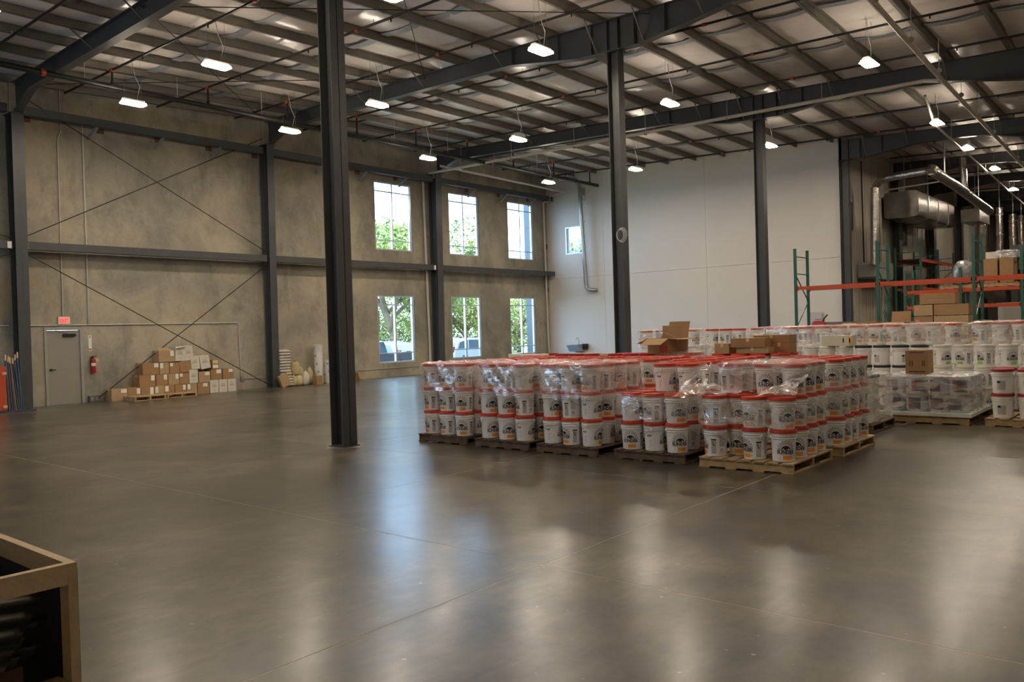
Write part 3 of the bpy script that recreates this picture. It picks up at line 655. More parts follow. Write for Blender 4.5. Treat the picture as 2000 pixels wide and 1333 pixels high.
for i, x in enumerate(BX+[35.0, 37.9, 41.5, 44.3, 47.8, 51.0, 54.2, 57.4]):
    inn = x < C; y1 = 24.9 if inn else 10.2
    if x in (1.75, 4.5): y1 = 24.9
    lab = ('%s black sprinkler line under the hall roof, counted from the left' % ordn[i]) if inn else '%s black sprinkler line beyond the white wall, counted outward' % ordn[i-12].replace('leftmost', 'first')
    t = thing('sprinkler_line', lab, 'pipe', (x, y1, zt(x, y1)-0.09), 'sprinkler branch lines')
    zz = lambda y: zt(x, y)-0.09
    MB().tube([(x, y1, zz(y1)), (x, 10, zz(10)), (x, -8.5, zz(-8.5))], 0.032, 8).build('branch_pipe', BLACKPIPE, t, smooth=True)
    ys_ = [y for y in (23.3, 20.2, 17.1, 14.0, 10.9, 7.8, 4.7) if y < y1]
    
    for y in ys_:
        MB().tube([(x, y, zz(y)-0.02), (x, y, zz(y)-0.07), (x, y, zz(y)-0.1)], [0.02, 0.02, 0.012], 6).build('sprinkler_head', BLACKPIPE, t)
        MB().tube([(x, y+0.6, zz(y)), (x, y+0.6, zt(x, y)+0.03)], 0.008, 6).build('hanger', COND, t)
    if inn and x > 7: MB().tube([(x, 21.97, zz(21.9)), (x, 21.83, zz(21.9))], 0.052, 10).build('coupling', REDTEE, t); 
    for y in ((15.2, 9.0) if inn else (5.5,)): MB().tube([(x, y+0.05, zz(y)), (x, y-0.05, zz(y))], 0.045, 8).build('coupling', REDTEE, t)

# ------------------------------------------------------------------ lamps
lamp0 = thing('high_bay_lamp', 'x', 'ceiling lamp', (0, 0, 0), 'high bay lamps')
MB().prism([(-0.10, 0.012), (0.10, 0.012), (0.09, 0.06), (0.05, 0.085), (-0.05, 0.085), (-0.09, 0.06)], -0.27, 0.27, 'x').build('housing', LAMPBODY, lamp0, raw=True)
MB().prism([(-0.30, -0.10), (-0.245, -0.155), (0.245, -0.155), (0.30, -0.10), (0.30, 0.10), (0.245, 0.155), (-0.245, 0.155), (-0.30, 0.10)], -0.0305, -0.022, 'z').build('tray', LAMPBODY, lamp0, raw=True)
MB().prism([(-0.125, -0.0215), (0.125, -0.0215), (0.12, 0.01), (-0.12, 0.01)], -0.285, 0.285, 'x').build('diffuser_rim', LENSTOP, lamp0, raw=True)
MB().prism([(-0.31, -0.11), (-0.25, -0.165), (0.25, -0.165), (0.31, -0.11), (0.31, 0.11), (0.25, 0.165), (-0.25, 0.165), (-0.31, 0.11)], -0.046, -0.031, 'z').build('lens', LENS, lamp0, raw=True)
for sx in (-0.22, 0.22): MB().tube([(sx, 0, 0.0), (sx, 0, 1.0)], 0.004, 5).build('hanging_wire', WIRE, lamp0, raw=True)
cp = [(0.1, 0.0, 0.07), (0.14, 0.0, 0.25), (0.2, 0.02, 0.45), (0.1, 0.05, 0.7), (0.02, 0.05, 1.1)]
MB().tube(cp, 0.009, 6).build('power_cable', COND, lamp0, raw=True)
LP = [(10.12, 17.0, 'above the exit door, farther from the wall'), (10.2, 21.2, 'nearest above the exit door, beside the black main'), (14.82, 20.95, 'left of the nearest column, low by the wall'), (14.82, 16.95, 'just right of the nearest column'),
      (14.57, 11.15, 'shining on the second rafter, left of the second column'), (20.65, 21.0, 'above the first tall window'), (20.8, 16.95, 'between second rafter and third rafter, left of second column'), (20.6, 11.28, 'right of the second column, just above the third rafter'),
      (20.97, 6.06, 'large and bright at upper right above the white pipe'), (29.0, 6.36, 'at the start of the bright thin pipe'), (27.83, 21.1, 'near the corner above the white pipe'), (28.2, 17.05, 'peeking from behind the right of the second column'),
      (28.1, 11.5, 'peeking from behind the right of the third column'), (34.2, 6.5, 'first beyond the white wall'), (39.9, 6.58, 'second beyond the white wall'), (47.3, 7.0, 'third beyond the white wall'),
      (55.0, 7.0, 'fourth beyond the white wall, far off'), (10.2, 11.3, 'high over the nearest column, above the picture'), (14.7, 6.1, 'overhead right of the nearest column, above the picture'), (21.0, 0.9, 'added overhead at far right, unseen above the picture'),
      (28.6, 0.9, 'added overhead, unseen beyond the picture at right'), (36.0, 0.9, 'added over the right racks, unseen outside the picture'), (46.0, 0.9, 'added overhead at the far right racks, unseen outside the picture'),  # unseen lamps along the right side, added to light the hall
      (5.4, 0.9, 'added unseen as overhead fill, just right of the viewpoint'), (14.7, 0.9, 'added unseen as overhead fill, far to the right of the viewpoint'), (5.4, 6.1, 'added unseen as overhead fill before the nearest column'), (5.4, 11.3, 'added unseen as overhead fill left of the nearest column'), (5.4, 17.0, 'added unseen as fill left of the picture, second from the wall')]  # unseen lamps added as fill for pail fronts, crate and floor
for i, (x, y, lab) in enumerate(LP):
    if i == 0: lamp0.location = (x, y, 8.0); lamp0['label'] = 'glowing lamp '+lab; t = lamp0
    else: t = dup(lamp0, (x, y, 8.0), 'glowing lamp '+lab)
    for ch in t.children:
        if ch.name.startswith('hanging_wire'): ch.location.z = 0.05; ch.scale.z = zt(x, y)+0.16-8.05

# ------------------------------------------------------------------ pails
def pail_meshes():
    body = MB().lathe([(0.02, 0.004), (0.126, 0.0), (0.132, 0.006), (0.143, 0.272), (0.149, 0.274), (0.149, 0.281), (0.1445, 0.284), (0.1455, 0.300), (0.152, 0.302), (0.152, 0.309), (0.1465, 0.312), (0.147, 0.328), (0.152, 0.330), (0.152, 0.336), (0.148, 0.338), (0.148, 0.345)], 28)
    for s in (-1, 1): body.lathe([(0.022, 0), (0.022, 0.012)], 8, (s*0.146 if s > 0 else -0.158, 0, 0.285), axis='x')
    lid = MB().lathe([(0.149, 0.339), (0.156, 0.340), (0.157, 0.352), (0.157, 0.372), (0.154, 0.380), (0.146, 0.382), (0.143, 0.374), (0.02, 0.373)], 28)
    pts = [(0.158*math.cos(a), -0.025-0.128*math.sin(a)*0.62, 0.285-0.125*math.sin(a)) for a in [PI*i/12 for i in range(13)]]
    pts = [(x, math.sqrt(max(0.0, 0.162**2-x*x)) if abs(x) < 0.157 else 0, z) for x, _, z in pts]
    bail = MB().tube(pts, 0.0028, 5)
    return body.mesh('pail_body', PAILW, True), lid, bail.mesh('pail_handle', WIRE, True)
def rad(z): return 0.132+(0.143-0.132)*(z/0.272)+0.0012
def wrap(mb, u, z, mi, vs, fs):
    mb.add([((rad(z+v[1])*math.sin((u+v[0])/0.138)), -(rad(z+v[1])*math.cos((u+v[0])/0.138)), z+v[1]) for v in vs], fs, mi)
def patch(mb, u0, z0, u1, z1, mi, n=None):
    n = n or max(1, int(abs(u1-u0)/0.02)+1); vs = []; fs = []
    for i in range(n+1):
        u = u0+(u1-u0)*i/n; vs += [(u, z0), (u, z1)]
    for i in range(n): fs.append((2*i, 2*i+2, 2*i+3, 2*i+1))
    wrap(mb, 0, 0, mi, vs, fs)
def label_mesh(third):
    mb = MB(); zc = 0.150
    # half sun with rays over a rule
    n = 14; vs = [(0, 0)]+[(0.052*math.cos(PI*i/n), 0.046*math.sin(PI*i/n)) for i in range(n+1)]
    wrap(mb, 0, zc, 0, vs, [(0, i+1, i+2) for i in range(n)])
    for i in range(17):
        a = PI*(i+0.5)/17; long = 0.094+0.006*math.sin(a)+(0.0 if i % 2 else 0.009); r0 = 0.060; w_ = 0.0020 if i % 2 else 0.0036
        ca, sa = math.cos(a), math.sin(a)
        wrap(mb, 0, zc, 0, [(r0*ca-w_*0.6*sa, r0*sa+w_*0.6*ca), (r0*ca+w_*0.6*sa, r0*sa-w_*0.6*ca), (long*ca+w_*sa, long*sa-w_*ca), (long*ca-w_*sa, long*sa+w_*ca)], [(0, 1, 2, 3)])
    patch(mb, -0.097, zc-0.006, 0.097, zc-0.002, 0)
    vs, fs = text_polys('SUNDEK', 0.056, 0.0022)
    wrap(mb, 0, zc-0.049, 0, [(v.x*0.98, v.y) for v in vs], fs)
    patch(mb, -0.09, zc-0.060, 0.09, zc-0.057, 2)
    if third is not None:
        patch(mb, -0.034, 0.028, 0.074, 0.076, 1)
        for q, wd in ((0.058, 0.03), (0.042, 0.05)): patch(mb, 0.02-wd/2, q, 0.02+wd/2, q+0.004, 2)
        patch(mb, -0.072, 0.024, -0.070, 0.08, 2); patch(mb, 0.088, 0.045, 0.096, 0.056, 0)
    # side panel: black header, bird-shaped mark, text column
    U = 0.175
    patch(mb, U-0.03, 0.205, U+0.032, 0.222, 0); patch(mb, U-0.03, 0.036, U+0.032, 0.203, 3)
    mk = [(-0.026, 0.186), (-0.006, 0.196), (0.014, 0.193), (0.026, 0.180), (0.022, 0.160), (0.006, 0.150), (0.016, 0.138), (0.002, 0.134), (-0.012, 0.146), (-0.006, 0.164), (-0.02, 0.170)]
    wrap(mb, U, 0, 0, mk, [tuple(range(len(mk)))])
    for i in range(7): patch(mb, U-0.025, 0.044+0.013*i, U+0.026-0.006*(i % 3), 0.050+0.013*i, 2)
    # back panel: heading, paragraph lines, round seal
    U = 0.282
    patch(mb, U-0.035, 0.232, U-0.005, 0.238, 0)
    for i in range(11): patch(mb, U-0.035, 0.128+0.009*i, U+0.04-0.008*((i*5) % 3), 0.131+0.009*i, 2)
    vs = [(0, 0)]+[(0.024*math.cos(2*PI*i/12), 0.028*math.sin(2*PI*i/12)) for i in range(12)]
    wrap(mb, U-0.004, 0.082, 3, vs, [(0, i+1, (i+1) % 12+1) for i in range(12)])
    patch(mb, U-0.03, 0.040, U+0.05, 0.043, 2); patch(mb, U-0.035, 0.037, U-0.027, 0.046, 0)
    # icon column on the far side
    U = -0.235
    patch(mb, U-0.04, 0.200, U-0.022, 0.218, 0); patch(mb, U-0.016, 0.200, U-0.004, 0.218, 0); patch(mb, U+0.0, 0.200, U+0.02, 0.218, 0)
    patch(mb, U-0.036, 0.184, U+0.016, 0.188, 2)
    for i in range(6): patch(mb, U-0.012+0.004*(i % 2), 0.06+0.017*i, U+0.008+0.01*(i % 3), 0.064+0.017*i, 2)
    return mb
PANELG = mat('pale_grey_print', (0.50, 0.49, 0.49), 0.5)
me_body, mb_lid, me_bail = pail_meshes()
me_lid = {k_: mb_lid.mesh('pail_lid', m_, True) for k_, m_ in (('orange', LIDO), ('white', LIDW), ('black', LIDK), ('maroon', LIDR))}
me_lab = {'orange': label_mesh(1).mesh('printed_label', [INK, ORANGE, INKG, PANELG]), 'green': label_mesh(1).mesh('printed_label', [INK, GREENP, INKG, PANELG])}
PL = 0.382     # pitch of a stacked pail
NP = [0]
def pail(x, y, z, lid, print_, label, group, ang=None, tilt=None):
    t = bpy.data.objects.new('pail', None); COL.objects.link(t); t.empty_display_size = 0.1
    t.location = (x, y, z); t.rotation_euler = (0, 0, ang if ang is not None else random.uniform(-PI, PI))
    t['label'] = label; t['category'] = 'pail'; t['group'] = group
    for nm, me in (('pail_body', me_body), ('lid', me_lid[lid]), ('bail_handle', me_bail)):
        o = bpy.data.objects.new(nm, me); COL.objects.link(o); o.parent = t
    if print_:
        o = bpy.data.objects.new('printed_label', me_lab[print_]); COL.objects.link(o); o.parent = t
    NP[0] += 1
    return t
TIER = ['bottom', 'second', 'third', 'top']
def tname(k_, n): return 'top' if k_ == n-1 else ('bottom' if k_ == 0 else ('middle' if n == 3 else ['bottom', 'second', 'third'][k_]))
RANK = ['front', 'second', 'third', 'back']
NTH = ['leftmost', 'second', 'third', 'fourth', 'fifth', 'sixth', 'seventh', 'eighth', 'ninth', 'tenth', 'eleventh', 'twelfth', 'thirteenth']
def logo_ang():
    # printed faces turn mostly towards the open floor (-x)
    return random.choice([-PI/2-0.25, -PI/2-0.5, -PI/2+0.9, -PI/2-1.25, -PI/2+0.2, -PI/2+1.7, -0.4, 0.3]) + random.uniform(-0.2, 0.2)

# ------------------------------------------------------------------ pallets
def pallet(x0, y0, lx, ly, m, label, h=0.13, group='pallets under the pails', flip=False):
    t = thing('pallet', label, 'pallet', (x0, y0, 0), group)
    for x in (x0, x0+lx/2-0.02, x0+lx-0.04):
        MB().box(x, y0, 0.02, x+0.04, y0+ly, h-0.018).build('stringer', m, t)
    n = 7; bw = ly/n*0.8
    for i in range(n):
        y = y0+(ly-bw)*i/(n-1); MB().box(x0-0.015, y, h-0.018, x0+lx+0.015, y+bw, h-0.001).build('deck_board', m, t)
    for i in range(4):
        y = y0+(ly-0.14)*i/3; MB().box(x0-0.015, y, 0.002, x0+lx+0.015, y+0.14, 0.019).build('bottom_board', m, t)
    return t
ZP = 0.131
P_ = {}
FRONT = [('first', 9.34, 8.85), ('second', 9.34, 7.60), ('third', 9.34, 6.38), ('fourth', 9.40, 5.08)]
GF = 'orange-lidded pails on the front pallets'
for nm, x0, y0 in FRONT:
    pallet(x0, y0, 1.34, 1.06, WOODD, 'weathered dark pallet under the %s pail stack from the left' % nm)
def stackrow(x0, y0, i, j): return x0+0.165+0.335*i+random.uniform(-.008, .008), y0+0.18+0.345*j+random.uniform(-.012, .012)
SIDE = ['right', 'middle', 'left']
for nm, x0, y0 in FRONT:
    tiers = 3 if nm != 'fourth' else 2
    for i in range(4):
        for j in range(3):
            for k_ in range(3):
                if nm == 'fourth' and k_ == 2 and (i == 0 or j == 2): continue
                ntop = 3 if not (nm == 'fourth' and (i == 0 or j == 2)) else 2
                hidden = k_ < ntop-1 and not (i == 0 or j == 0)
                if hidden: continue
                x, y = stackrow(x0, y0, i, j)
                a = logo_ang()
                if nm == 'fourth' and i == 0 and j == 0: a = -PI/2+0.75
                if nm == 'first' and j == 0 and i == 0: a = -PI/2+0.35
                pail(x, y, ZP+k_*PL, 'orange', 'orange', '%s tier, %s row, %s pail on the %s front pallet from the left' % (tname(k_, ntop), RANK[i], SIDE[j], nm), GF, a)
# fifth pallet, nearest corner, two tiers with a third set back
pallet(9.38, 3.66, 1.32, 1.2, WOODY, 'pale wooden pallet under the nearest low stack, fifth from left')
E0 = [(9.56, 3.84, 0.55), (9.56, 4.20, -0.55), (9.80, 4.50, 0.1), (9.56, 4.72, -1.0)]
for n_, (x, y, a) in enumerate(E0):
    for k_ in range(2): pail(x, y, ZP+k_*PL, 'orange', 'orange', '%s tier pail, %s in the front row of the fifth pallet' % (tname(k_, 2), ['nearest the right corner', 'second from the right corner', 'third and set back', 'leftmost'][n_]), GF, -PI/2+a+0.25*k_)
for i, x in enumerate((9.92, 10.26, 10.56)):
    for j, y in enumerate((3.83, 4.17, 4.66)):
        for k_ in range(3):
            if k_ == 0 and j > 0 or (k_ == 1 and j == 1 and i > 0): continue
            if x == 9.92 and j == 2 and k_ < 2: continue
            a = [-PI/2+0.45, -PI/2+0.2, -PI/2-1.5][j] + (0.15 if i else 0)
            pail(x, y, ZP+k_*PL, 'orange', 'orange', '%s tier, %s row, %s pail on the fifth pallet at the near corner' % (tname(k_, 3), ['second', 'third', 'back'][i], SIDE[j]), GF, a)
# sixth pallet, behind right
pallet(10.95, 3.60, 1.34, 1.08, WOODY, 'pale pallet under the tall stack at the right end of the front block')
for i in range(4):
    for j in range(3):
        for k_ in range(3):
            if k_ < 2 and not (i == 0 or j == 0): continue
            x, y = stackrow(10.95, 3.60, i, j)
            pail(x, y, ZP+k_*PL, 'orange', 'orange', '%s tier, %s row, %s pail on the right end pallet' % (tname(k_, 3), RANK[i], SIDE[j]), GF, -PI/2+0.45+random.uniform(-.35, .35) if j == 0 or i == 0 else None)
# hidden lower tiers carry the stacks behind: one joined mass
hid = MB()
def hide(x, y, n, z=ZP):
    hid.box(x-0.15, y-0.15, 0.0, x+0.15, y+0.15, ZP-0.001)
    for k_ in range(n): hid.lathe([(0.128, ZP+k_*PL), (0.145, ZP+k_*PL+0.34), (0.155, ZP+k_*PL+0.342), (0.155, ZP+k_*PL+0.3805)], 12, (x, y, 0))
G2 = 'orange-lidded pails in the second rank of stacks'
for nm, y0 in (('leftmost', 8.85), ('second', 7.60), ('third', 6.38), ('fourth', 5.10)):
    for i in range(4):
        for j in range(3):
            x, y = stackrow(10.95, y0, i, j)
            low = 1 if (nm == 'fourth' or nm == 'third') and i == 0 else 2
            hide(x, y, low if low == 1 else 2)
            if low == 1: pail(x, y, ZP+PL, 'orange', 'orange', 'middle tier %s pail of the %s second-rank stack, behind the gap' % (SIDE[j], nm), G2, -PI/2+random.uniform(-.3, .3))
            lid = 'orange'
            if i == 0 and j == 2 and nm == 'leftmost': lid = 'orange'
            pail(x, y, ZP+2*PL, lid, 'orange', 'top tier, %s row, %s pail of the %s second-rank stack' % (RANK[i], SIDE[j], nm), G2, -PI/2+random.uniform(-.5, .5))
G3 = 'assorted-lid pails in the third rank of stacks'
for nm, y0, lids in (('leftmost', 10.2, ('white', 'maroon')), ('second', 8.95, ('maroon', 'white')), ('third', 7.7, ('maroon', 'orange')), ('fourth', 6.9, ('orange', 'orange'))):
    for i in range(2):
        for j in range(3 if nm != 'fourth' else 2):
            x, y = stackrow(13.1, y0, i, j); hide(x, y, 2)
            pail(x, y, ZP+2*PL, lids[i], None, 'top tier %s %s-lidded pail, %s row, %s third-rank stack' % (SIDE[j], lids[i].replace('white', 'cream'), RANK[i], nm), G3)
# support under the cardboard cartons in the third rank
for y in (5.28, 5.63, 5.98, 6.33):
    for x in (12.75, 13.1):
        hide(x+0.35, y, 2); pail(x+0.35, y, ZP+2*PL, 'orange', None, '%s orange-lidded pail under the brown cartons, %s row' % (NTH[round((6.33-y)/0.35)], 'front' if x < 13 else 'back'), G3)
# long rows at the back: four tiers high
G4 = 'tall back row of orange-lidded pails'
cnt = 0
def backrow(y1, y0, n, nm, both):
    global cnt
    for j in range(n):
        y = y1-(y1-y0)*j/(n-1) if n > 1 else y1
        x = 18.25+random.uniform(-.02, .02)
        hide(x, y, 3)
        pail(x, y, ZP+3*PL, 'orange', 'orange', '%s top pail of the %s stretch of the tall back row' % (NTH[j], nm), G4, -PI/2+random.uniform(-1.6, 1.6))
        hide(x+0.33, y, 3)
        cnt += 1
backrow(10.85, 9.5, 4, 'leftmost', True)
backrow(9.02, 8.32, 3, 'second', True)
backrow(7.88, 3.80, 12, 'long middle', True)
backrow(3.32, 2.30, 4, 'rightmost', True)
G5 = 'pails stacked three high before the tall back row'
RX = 16.72
def threehigh(y, lid, pr, tiers, lab):
    for k_ in range(3):
        if k_ not in tiers: continue
        pail(RX, y, ZP+k_*PL, lid, pr, '%s tier %s' % (tname(k_, 3), lab), G5, -PI/2+random.uniform(-.9, .9))
    if 0 not in tiers: hide(RX, y, min(tiers))
for n_, y in enumerate((6.78, 6.44, 6.10, 5.76, 5.42)): threehigh(y, 'white', None, (2,), 'cream-lidded plain pail, %s along its row' % NTH[n_])
for n_, y in enumerate((5.07, 4.73, 4.39, 4.05)): threehigh(y, 'black', 'orange' if False else None, (0, 1, 2), 'black-lidded pail, %s along its row' % NTH[n_])
for n_, y in enumerate((3.66, 3.31, 2.96, 2.61, 2.26)): threehigh(y, 'white', 'green', (0, 1, 2), 'white-lidded pail with green mark, %s along its row' % NTH[n_])
for y in (5.07, 4.73, 4.39, 4.05): hid.box(RX+0.17, y-0.1, ZP, RX+0.3, y+0.1, ZP+0.2)
pallet(16.52, 3.88, 1.0, 1.36, WOODD, 'dark pallet under the black-lidded pails at the back', group='pallets at the back')
pallet(16.52, 2.08, 1.0, 1.74, WOODD, 'dark pallet under the green-marked pails at the back', group='pallets at the back')
# black-lidded pails carry plain printed panels
PANEL = MB(); us = [-0.055, -0.03, -0.01, 0.015, 0.04, 0.06]; zs_ = [0.06, 0.165, 0.2]
PANEL.add([(rad(z)*math.sin(u/0.138), -rad(z)*math.cos(u/0.138), z) for z in zs_ for u in us], [(i, i+1, i+7, i+6) for i in range(5)]+[(i+6, i+7, i+13, i+12) for i in range(5)])
PANEL.m = [0]*5+[1, 1, 0, 0, 0]
me_panel = PANEL.mesh('printed_label', [PANELG, INK])
for o in list(COL.objects):
    if o.get('label', '').find('black-lidded pail') >= 0 and o.get('category') == 'pail':
        q = bpy.data.objects.new('printed_label', me_panel); COL.objects.link(q); q.parent = o
tag(hid.build('pail_mass', [PAILW], smooth=True), 'white pails hidden underneath and behind the rear stacks', 'pails', kind='stuff')
# wrapped grey-white stack between the front block and the black-lidded pails
pallet(13.4, 3.95, 1.2, 1.0, WOODD, 'dark pallet under the clouded film-wrapped stack behind the front block', group='pallets at the back')
for n_, (x, y) in enumerate(((13.6, 4.15), (13.6, 4.5), (13.95, 4.15))):
    for k_ in range(2): pail(x, y, ZP+k_*PL, 'white' if k_ == 0 else 'black', None, '%s tier pail %s in the clouded film-wrapped stack' % (tname(k_, 2), ['at right front', 'at left front', 'at right rear'][n_]), 'pails in clouded film')
# right-hand pallet with maroon lids
pallet(15.05, 1.42, 1.2, 1.28, WOODY, 'pale pallet under the maroon-lidded pails at the right edge', group='pallets at the back')
for n_, y in enumerate((2.47, 2.10, 1.73)):
    for i, x in enumerate((15.24, 15.6)):
        for k_ in range(2):
            if i and not k_: continue
            p = pail(x, y, ZP+k_*PL*1.04, 'maroon', None, '%s tier, %s maroon-lidded pail, %s row, at the right picture edge' % (tname(k_, 2), ['left', 'middle', 'right'][n_], RANK[i]), 'maroon-lidded pails', -PI/2)
            p.scale = (1.06, 1.06, 1.04)
            if i == 0:
                q = bpy.data.objects.new('printed_label', me_panel); COL.objects.link(q); q.parent = p; q.scale = (1, 1, 1)
# film-wrapped pallet with dark-labelled tubs, foam sheet, carton on top
pallet(15.02, 2.92, 1.55, 1.36, WOODY, 'pale pallet under the film-wrapped load of dark-labelled tubs', group='pallets at the back')
fo = MB().box(14.98, 2.88, 0.131, 16.6, 4.32, 0.19); fo = fo.build('foam_sheet', WHITEP); tag(fo, 'thick white sheet laid on the pallet under the wrapped tubs', 'sheet')
TUB = MB().lathe([(0.02, 0.002), (0.155, 0), (0.165, 0.26), (0.172, 0.262), (0.172, 0.285), (0.165, 0.288), (0.02, 0.288)], 20)
me_tub = TUB.mesh('tub_body', mat('pale_blue_tub', (0.50, 0.54, 0.57), 0.35), True)
TL = MB()
for q in range(3): TL.add([], [])
def arcp(mb, r, a0, a1, z0, z1, mi, n=8):
    vs = []; fs = []
    for i in range(n+1):
        a = a0+(a1-a0)*i/n; vs += [(r*math.sin(a), -r*math.cos(a), z0), (r*math.sin(a), -r*math.cos(a), z1)]
    for i in range(n): fs.append((2*i, 2*i+2, 2*i+3, 2*i+1))
    mb.add(vs, fs, mi)
arcp(TL, 0.1665, -0.85, 0.55, 0.05, 0.24, 0); arcp(TL, 0.1675, -0.85, -0.5, 0.06, 0.23, 1, 4); arcp(TL, 0.1675, -0.4, 0.4, 0.13, 0.15, 1, 4)
me_tubl = TL.mesh('wrap_label', [mat('dark_tub_label', (0.07, 0.055, 0.05), 0.4), mat('dull_red_print', (0.4, 0.06, 0.05), 0.5)])
for k_ in range(2):
    for j, y in enumerate((4.08, 3.73, 3.38, 3.1)):
        for i, x in enumerate((15.22, 15.57, 15.92, 16.27)):
            if i > 0 and j < 3: continue
            t = bpy.data.objects.new('tub', None); COL.objects.link(t); t.location = (x, y, 0.191+k_*0.305); t.rotation_euler = (0, 0, -PI/2+random.uniform(-.5, .5))
            t['label'] = '%s tier dark-labelled tub, %s, %s row, in the wrapped pallet load' % (['lower', 'upper'][k_], ['leftmost', 'second from left', 'third from left', 'at the right corner'][j], RANK[i]); t['category'] = 'tub'; t['group'] = 'dark-labelled tubs in film'
            for nm, me in (('tub_body', me_tub), ('wrap_label', me_tubl)):
                o = bpy.data.objects.new(nm, me); COL.objects.link(o); o.parent = t
    if k_ == 0: tag(MB().box(15.05, 2.93, 0.481, 16.45, 4.26, 0.494).build('layer_board', CARD), 'cardboard layer sheet between the two tiers of wrapped tubs', 'board')

# ------------------------------------------------------------------ stretch film covers
def film(x0, y0, x1, y1, z0, z1, label, top=True, m=FILM, sag=0.03, seed=0, name='stretch_film'):
    rnd = random.Random(seed); mb = MB(); n = 64; rows = 7; ring = []
    cx, cy, rx, ry = (x0+x1)/2, (y0+y1)/2, (x1-x0)/2, (y1-y0)/2
    for i in range(n):
        a = 2*PI*i/n; c, s = math.cos(a), math.sin(a); p = 7
        k_ = (abs(c)**p+abs(s)**p)**(-1/p); ring.append((c*k_, s*k_))
    ph = [rnd.uniform(0, 6) for _ in range(6)]
    vs = []
    for r in range(rows+1):
        z = z0+(z1-z0)*r/rows
        for i, (c, s) in enumerate(ring):
            a = 2*PI*i/n
            d = 0.010*math.sin(9*a+ph[0]+z*14)+0.007*math.sin(23*a+ph[1]-z*31)
            e = 0.02*math.sin(5*a+ph[2])+0.012*math.sin(13*a+ph[3]) if r in (0, 1) else 0.0
            vs.append((cx+c*(rx+d), cy+s*(ry+d), z+e*(1 if r == 0 else 0.5)))
    fs = [(r*n+i, r*n+(i+1) % n, (r+1)*n+(i+1) % n, (r+1)*n+i) for r in range(rows) for i in range(n)]
    if top:
        m_ = 8
        for q in range(1, m_+1):
            k_ = 1-q/m_*0.97
            for i, (c, s) in enumerate(ring):
                a = 2*PI*i/n; X, Y = cx+c*rx*k_, cy+s*ry*k_
                z = z1+0.014+0.016*math.sin(X*21+ph[4])*math.sin(Y*19+ph[5])+0.010*math.sin(X*47+Y*31)
                vs.append((X, Y, max(z, z1+0.003)))
        o = rows*n
        for q in range(m_):
            fs += [(o+q*n+i, o+q*n+(i+1) % n, o+(q+1)*n+(i+1) % n, o+(q+1)*n+i) for i in range(n)]
    mb.add(vs, fs); return tag(mb.build(name, m, smooth=True), label, 'plastic film', 'stretch film covers')
T1 = ZP+3*PL
film(9.31, 8.82, 10.72, 9.94, ZP+2*PL-.06, T1, 'film over the top tier of the leftmost front stack', seed=1)
film(9.31, 7.58, 10.72, 8.68, ZP+2*PL-.08, T1, 'film over the top tier of the second front stack', seed=2)
film(9.31, 6.34, 10.72, 7.44, ZP+2*PL-.10, T1, 'film over the top tier of the third front stack', seed=3)
film(9.37, 5.05, 10.78, 6.15, ZP+PL+.06, ZP+2*PL-.01, 'band of film round the second tier of the fourth stack', top=False, seed=4)
film(9.36, 3.66, 10.80, 4.93, ZP+PL+.04, ZP+2*PL-.03, 'band of film round the second tier of the nearest stack', top=False, seed=5)
film(10.92, 3.57, 12.33, 4.68, ZP+PL+.1, ZP+2*PL+.16, 'film round the middle of the right end stack', top=False, seed=6)
film(9.74, 3.64, 10.8, 4.86, T1-.12, T1+.0, 'film draped on the set-back top tier of the nearest stack', seed=7)
film(15.0, 2.9, 16.5, 4.29, 0.20, 0.80, 'cloudy film wound round the dark-labelled tubs', m=FILM2, seed=8)
film(13.38, 3.93, 14.6, 4.75, 0.15, ZP+2*PL, 'cloudy film round the stack behind the front block', m=FILM2, seed=9)
film(18.05, 3.6, 18.8, 8.1, ZP+3*PL-.02, ZP+4*PL, 'film round the long middle stretch of the tall back row', seed=10)
film(18.05, 2.1, 18.8, 3.52, ZP+3*PL-.02, ZP+4*PL, 'film round the rightmost stretch of the tall back row', seed=11)
film(18.05, 9.3, 18.8, 11.05, ZP+3*PL-.02, ZP+4*PL, 'film round the leftmost stretch of the tall back row', seed=12)
film(13.0, 6.85, 13.9, 7.6, ZP+2*PL-.05, T1+.02, 'film over the third-rank stack beside the open carton', seed=13)
# torn film hanging at the nearest stack
def sheet(pts, label, m=TORN):
    """pts: rows of 3D points"""
    mb = MB(); R_ = len(pts); n = len(pts[0])
    mb.add([p for row in pts for p in row], [(r*n+i, r*n+i+1, (r+1)*n+i+1, (r+1)*n+i) for r in range(R_-1) for i in range(n-1)])
    return tag(mb.build('torn_film', m, smooth=True), label, 'plastic film', 'torn film scraps')
def fold(a, b_, c, d, n=14, amp=0.02, seed=1):
    rnd = random.Random(seed); a, b_, c, d = map(Vector, (a, b_, c, d)); rows = []
    for r in range(n+1):
        v = r/n; row = []
        for i in range(n+1):
            u = i/n; p = a.lerp(b_, u).lerp(d.lerp(c, u), v)
            row.append(p+Vector((amp*math.sin(u*17+v*6+seed), amp*math.sin(v*15-u*4), amp*0.9*math.sin(u*9+v*13+seed*2))))
        rows.append(row)
    return rows
sheet(fold((9.74, 4.98, 1.27), (9.70, 4.80, 1.285), (9.36, 4.78, 0.93), (9.30, 5.22, 0.84), amp=0.02, seed=3), 'torn film hanging from the top tier left of the nearest stack')
sheet(fold((9.36, 4.98, 0.92), (9.70, 4.95, 1.04), (9.72, 4.30, 0.95), (9.42, 4.4, 0.925), amp=0.024, seed=4), 'crumpled film lying on the lids of the nearest stack, left part')
sheet(fold((9.38, 4.1, 0.93), (9.7, 4.1, 0.97), (9.74, 3.62, 1.16), (9.46, 3.62, 0.94), amp=0.024, seed=5), 'crumpled film lying on the nearest stack, right corner')
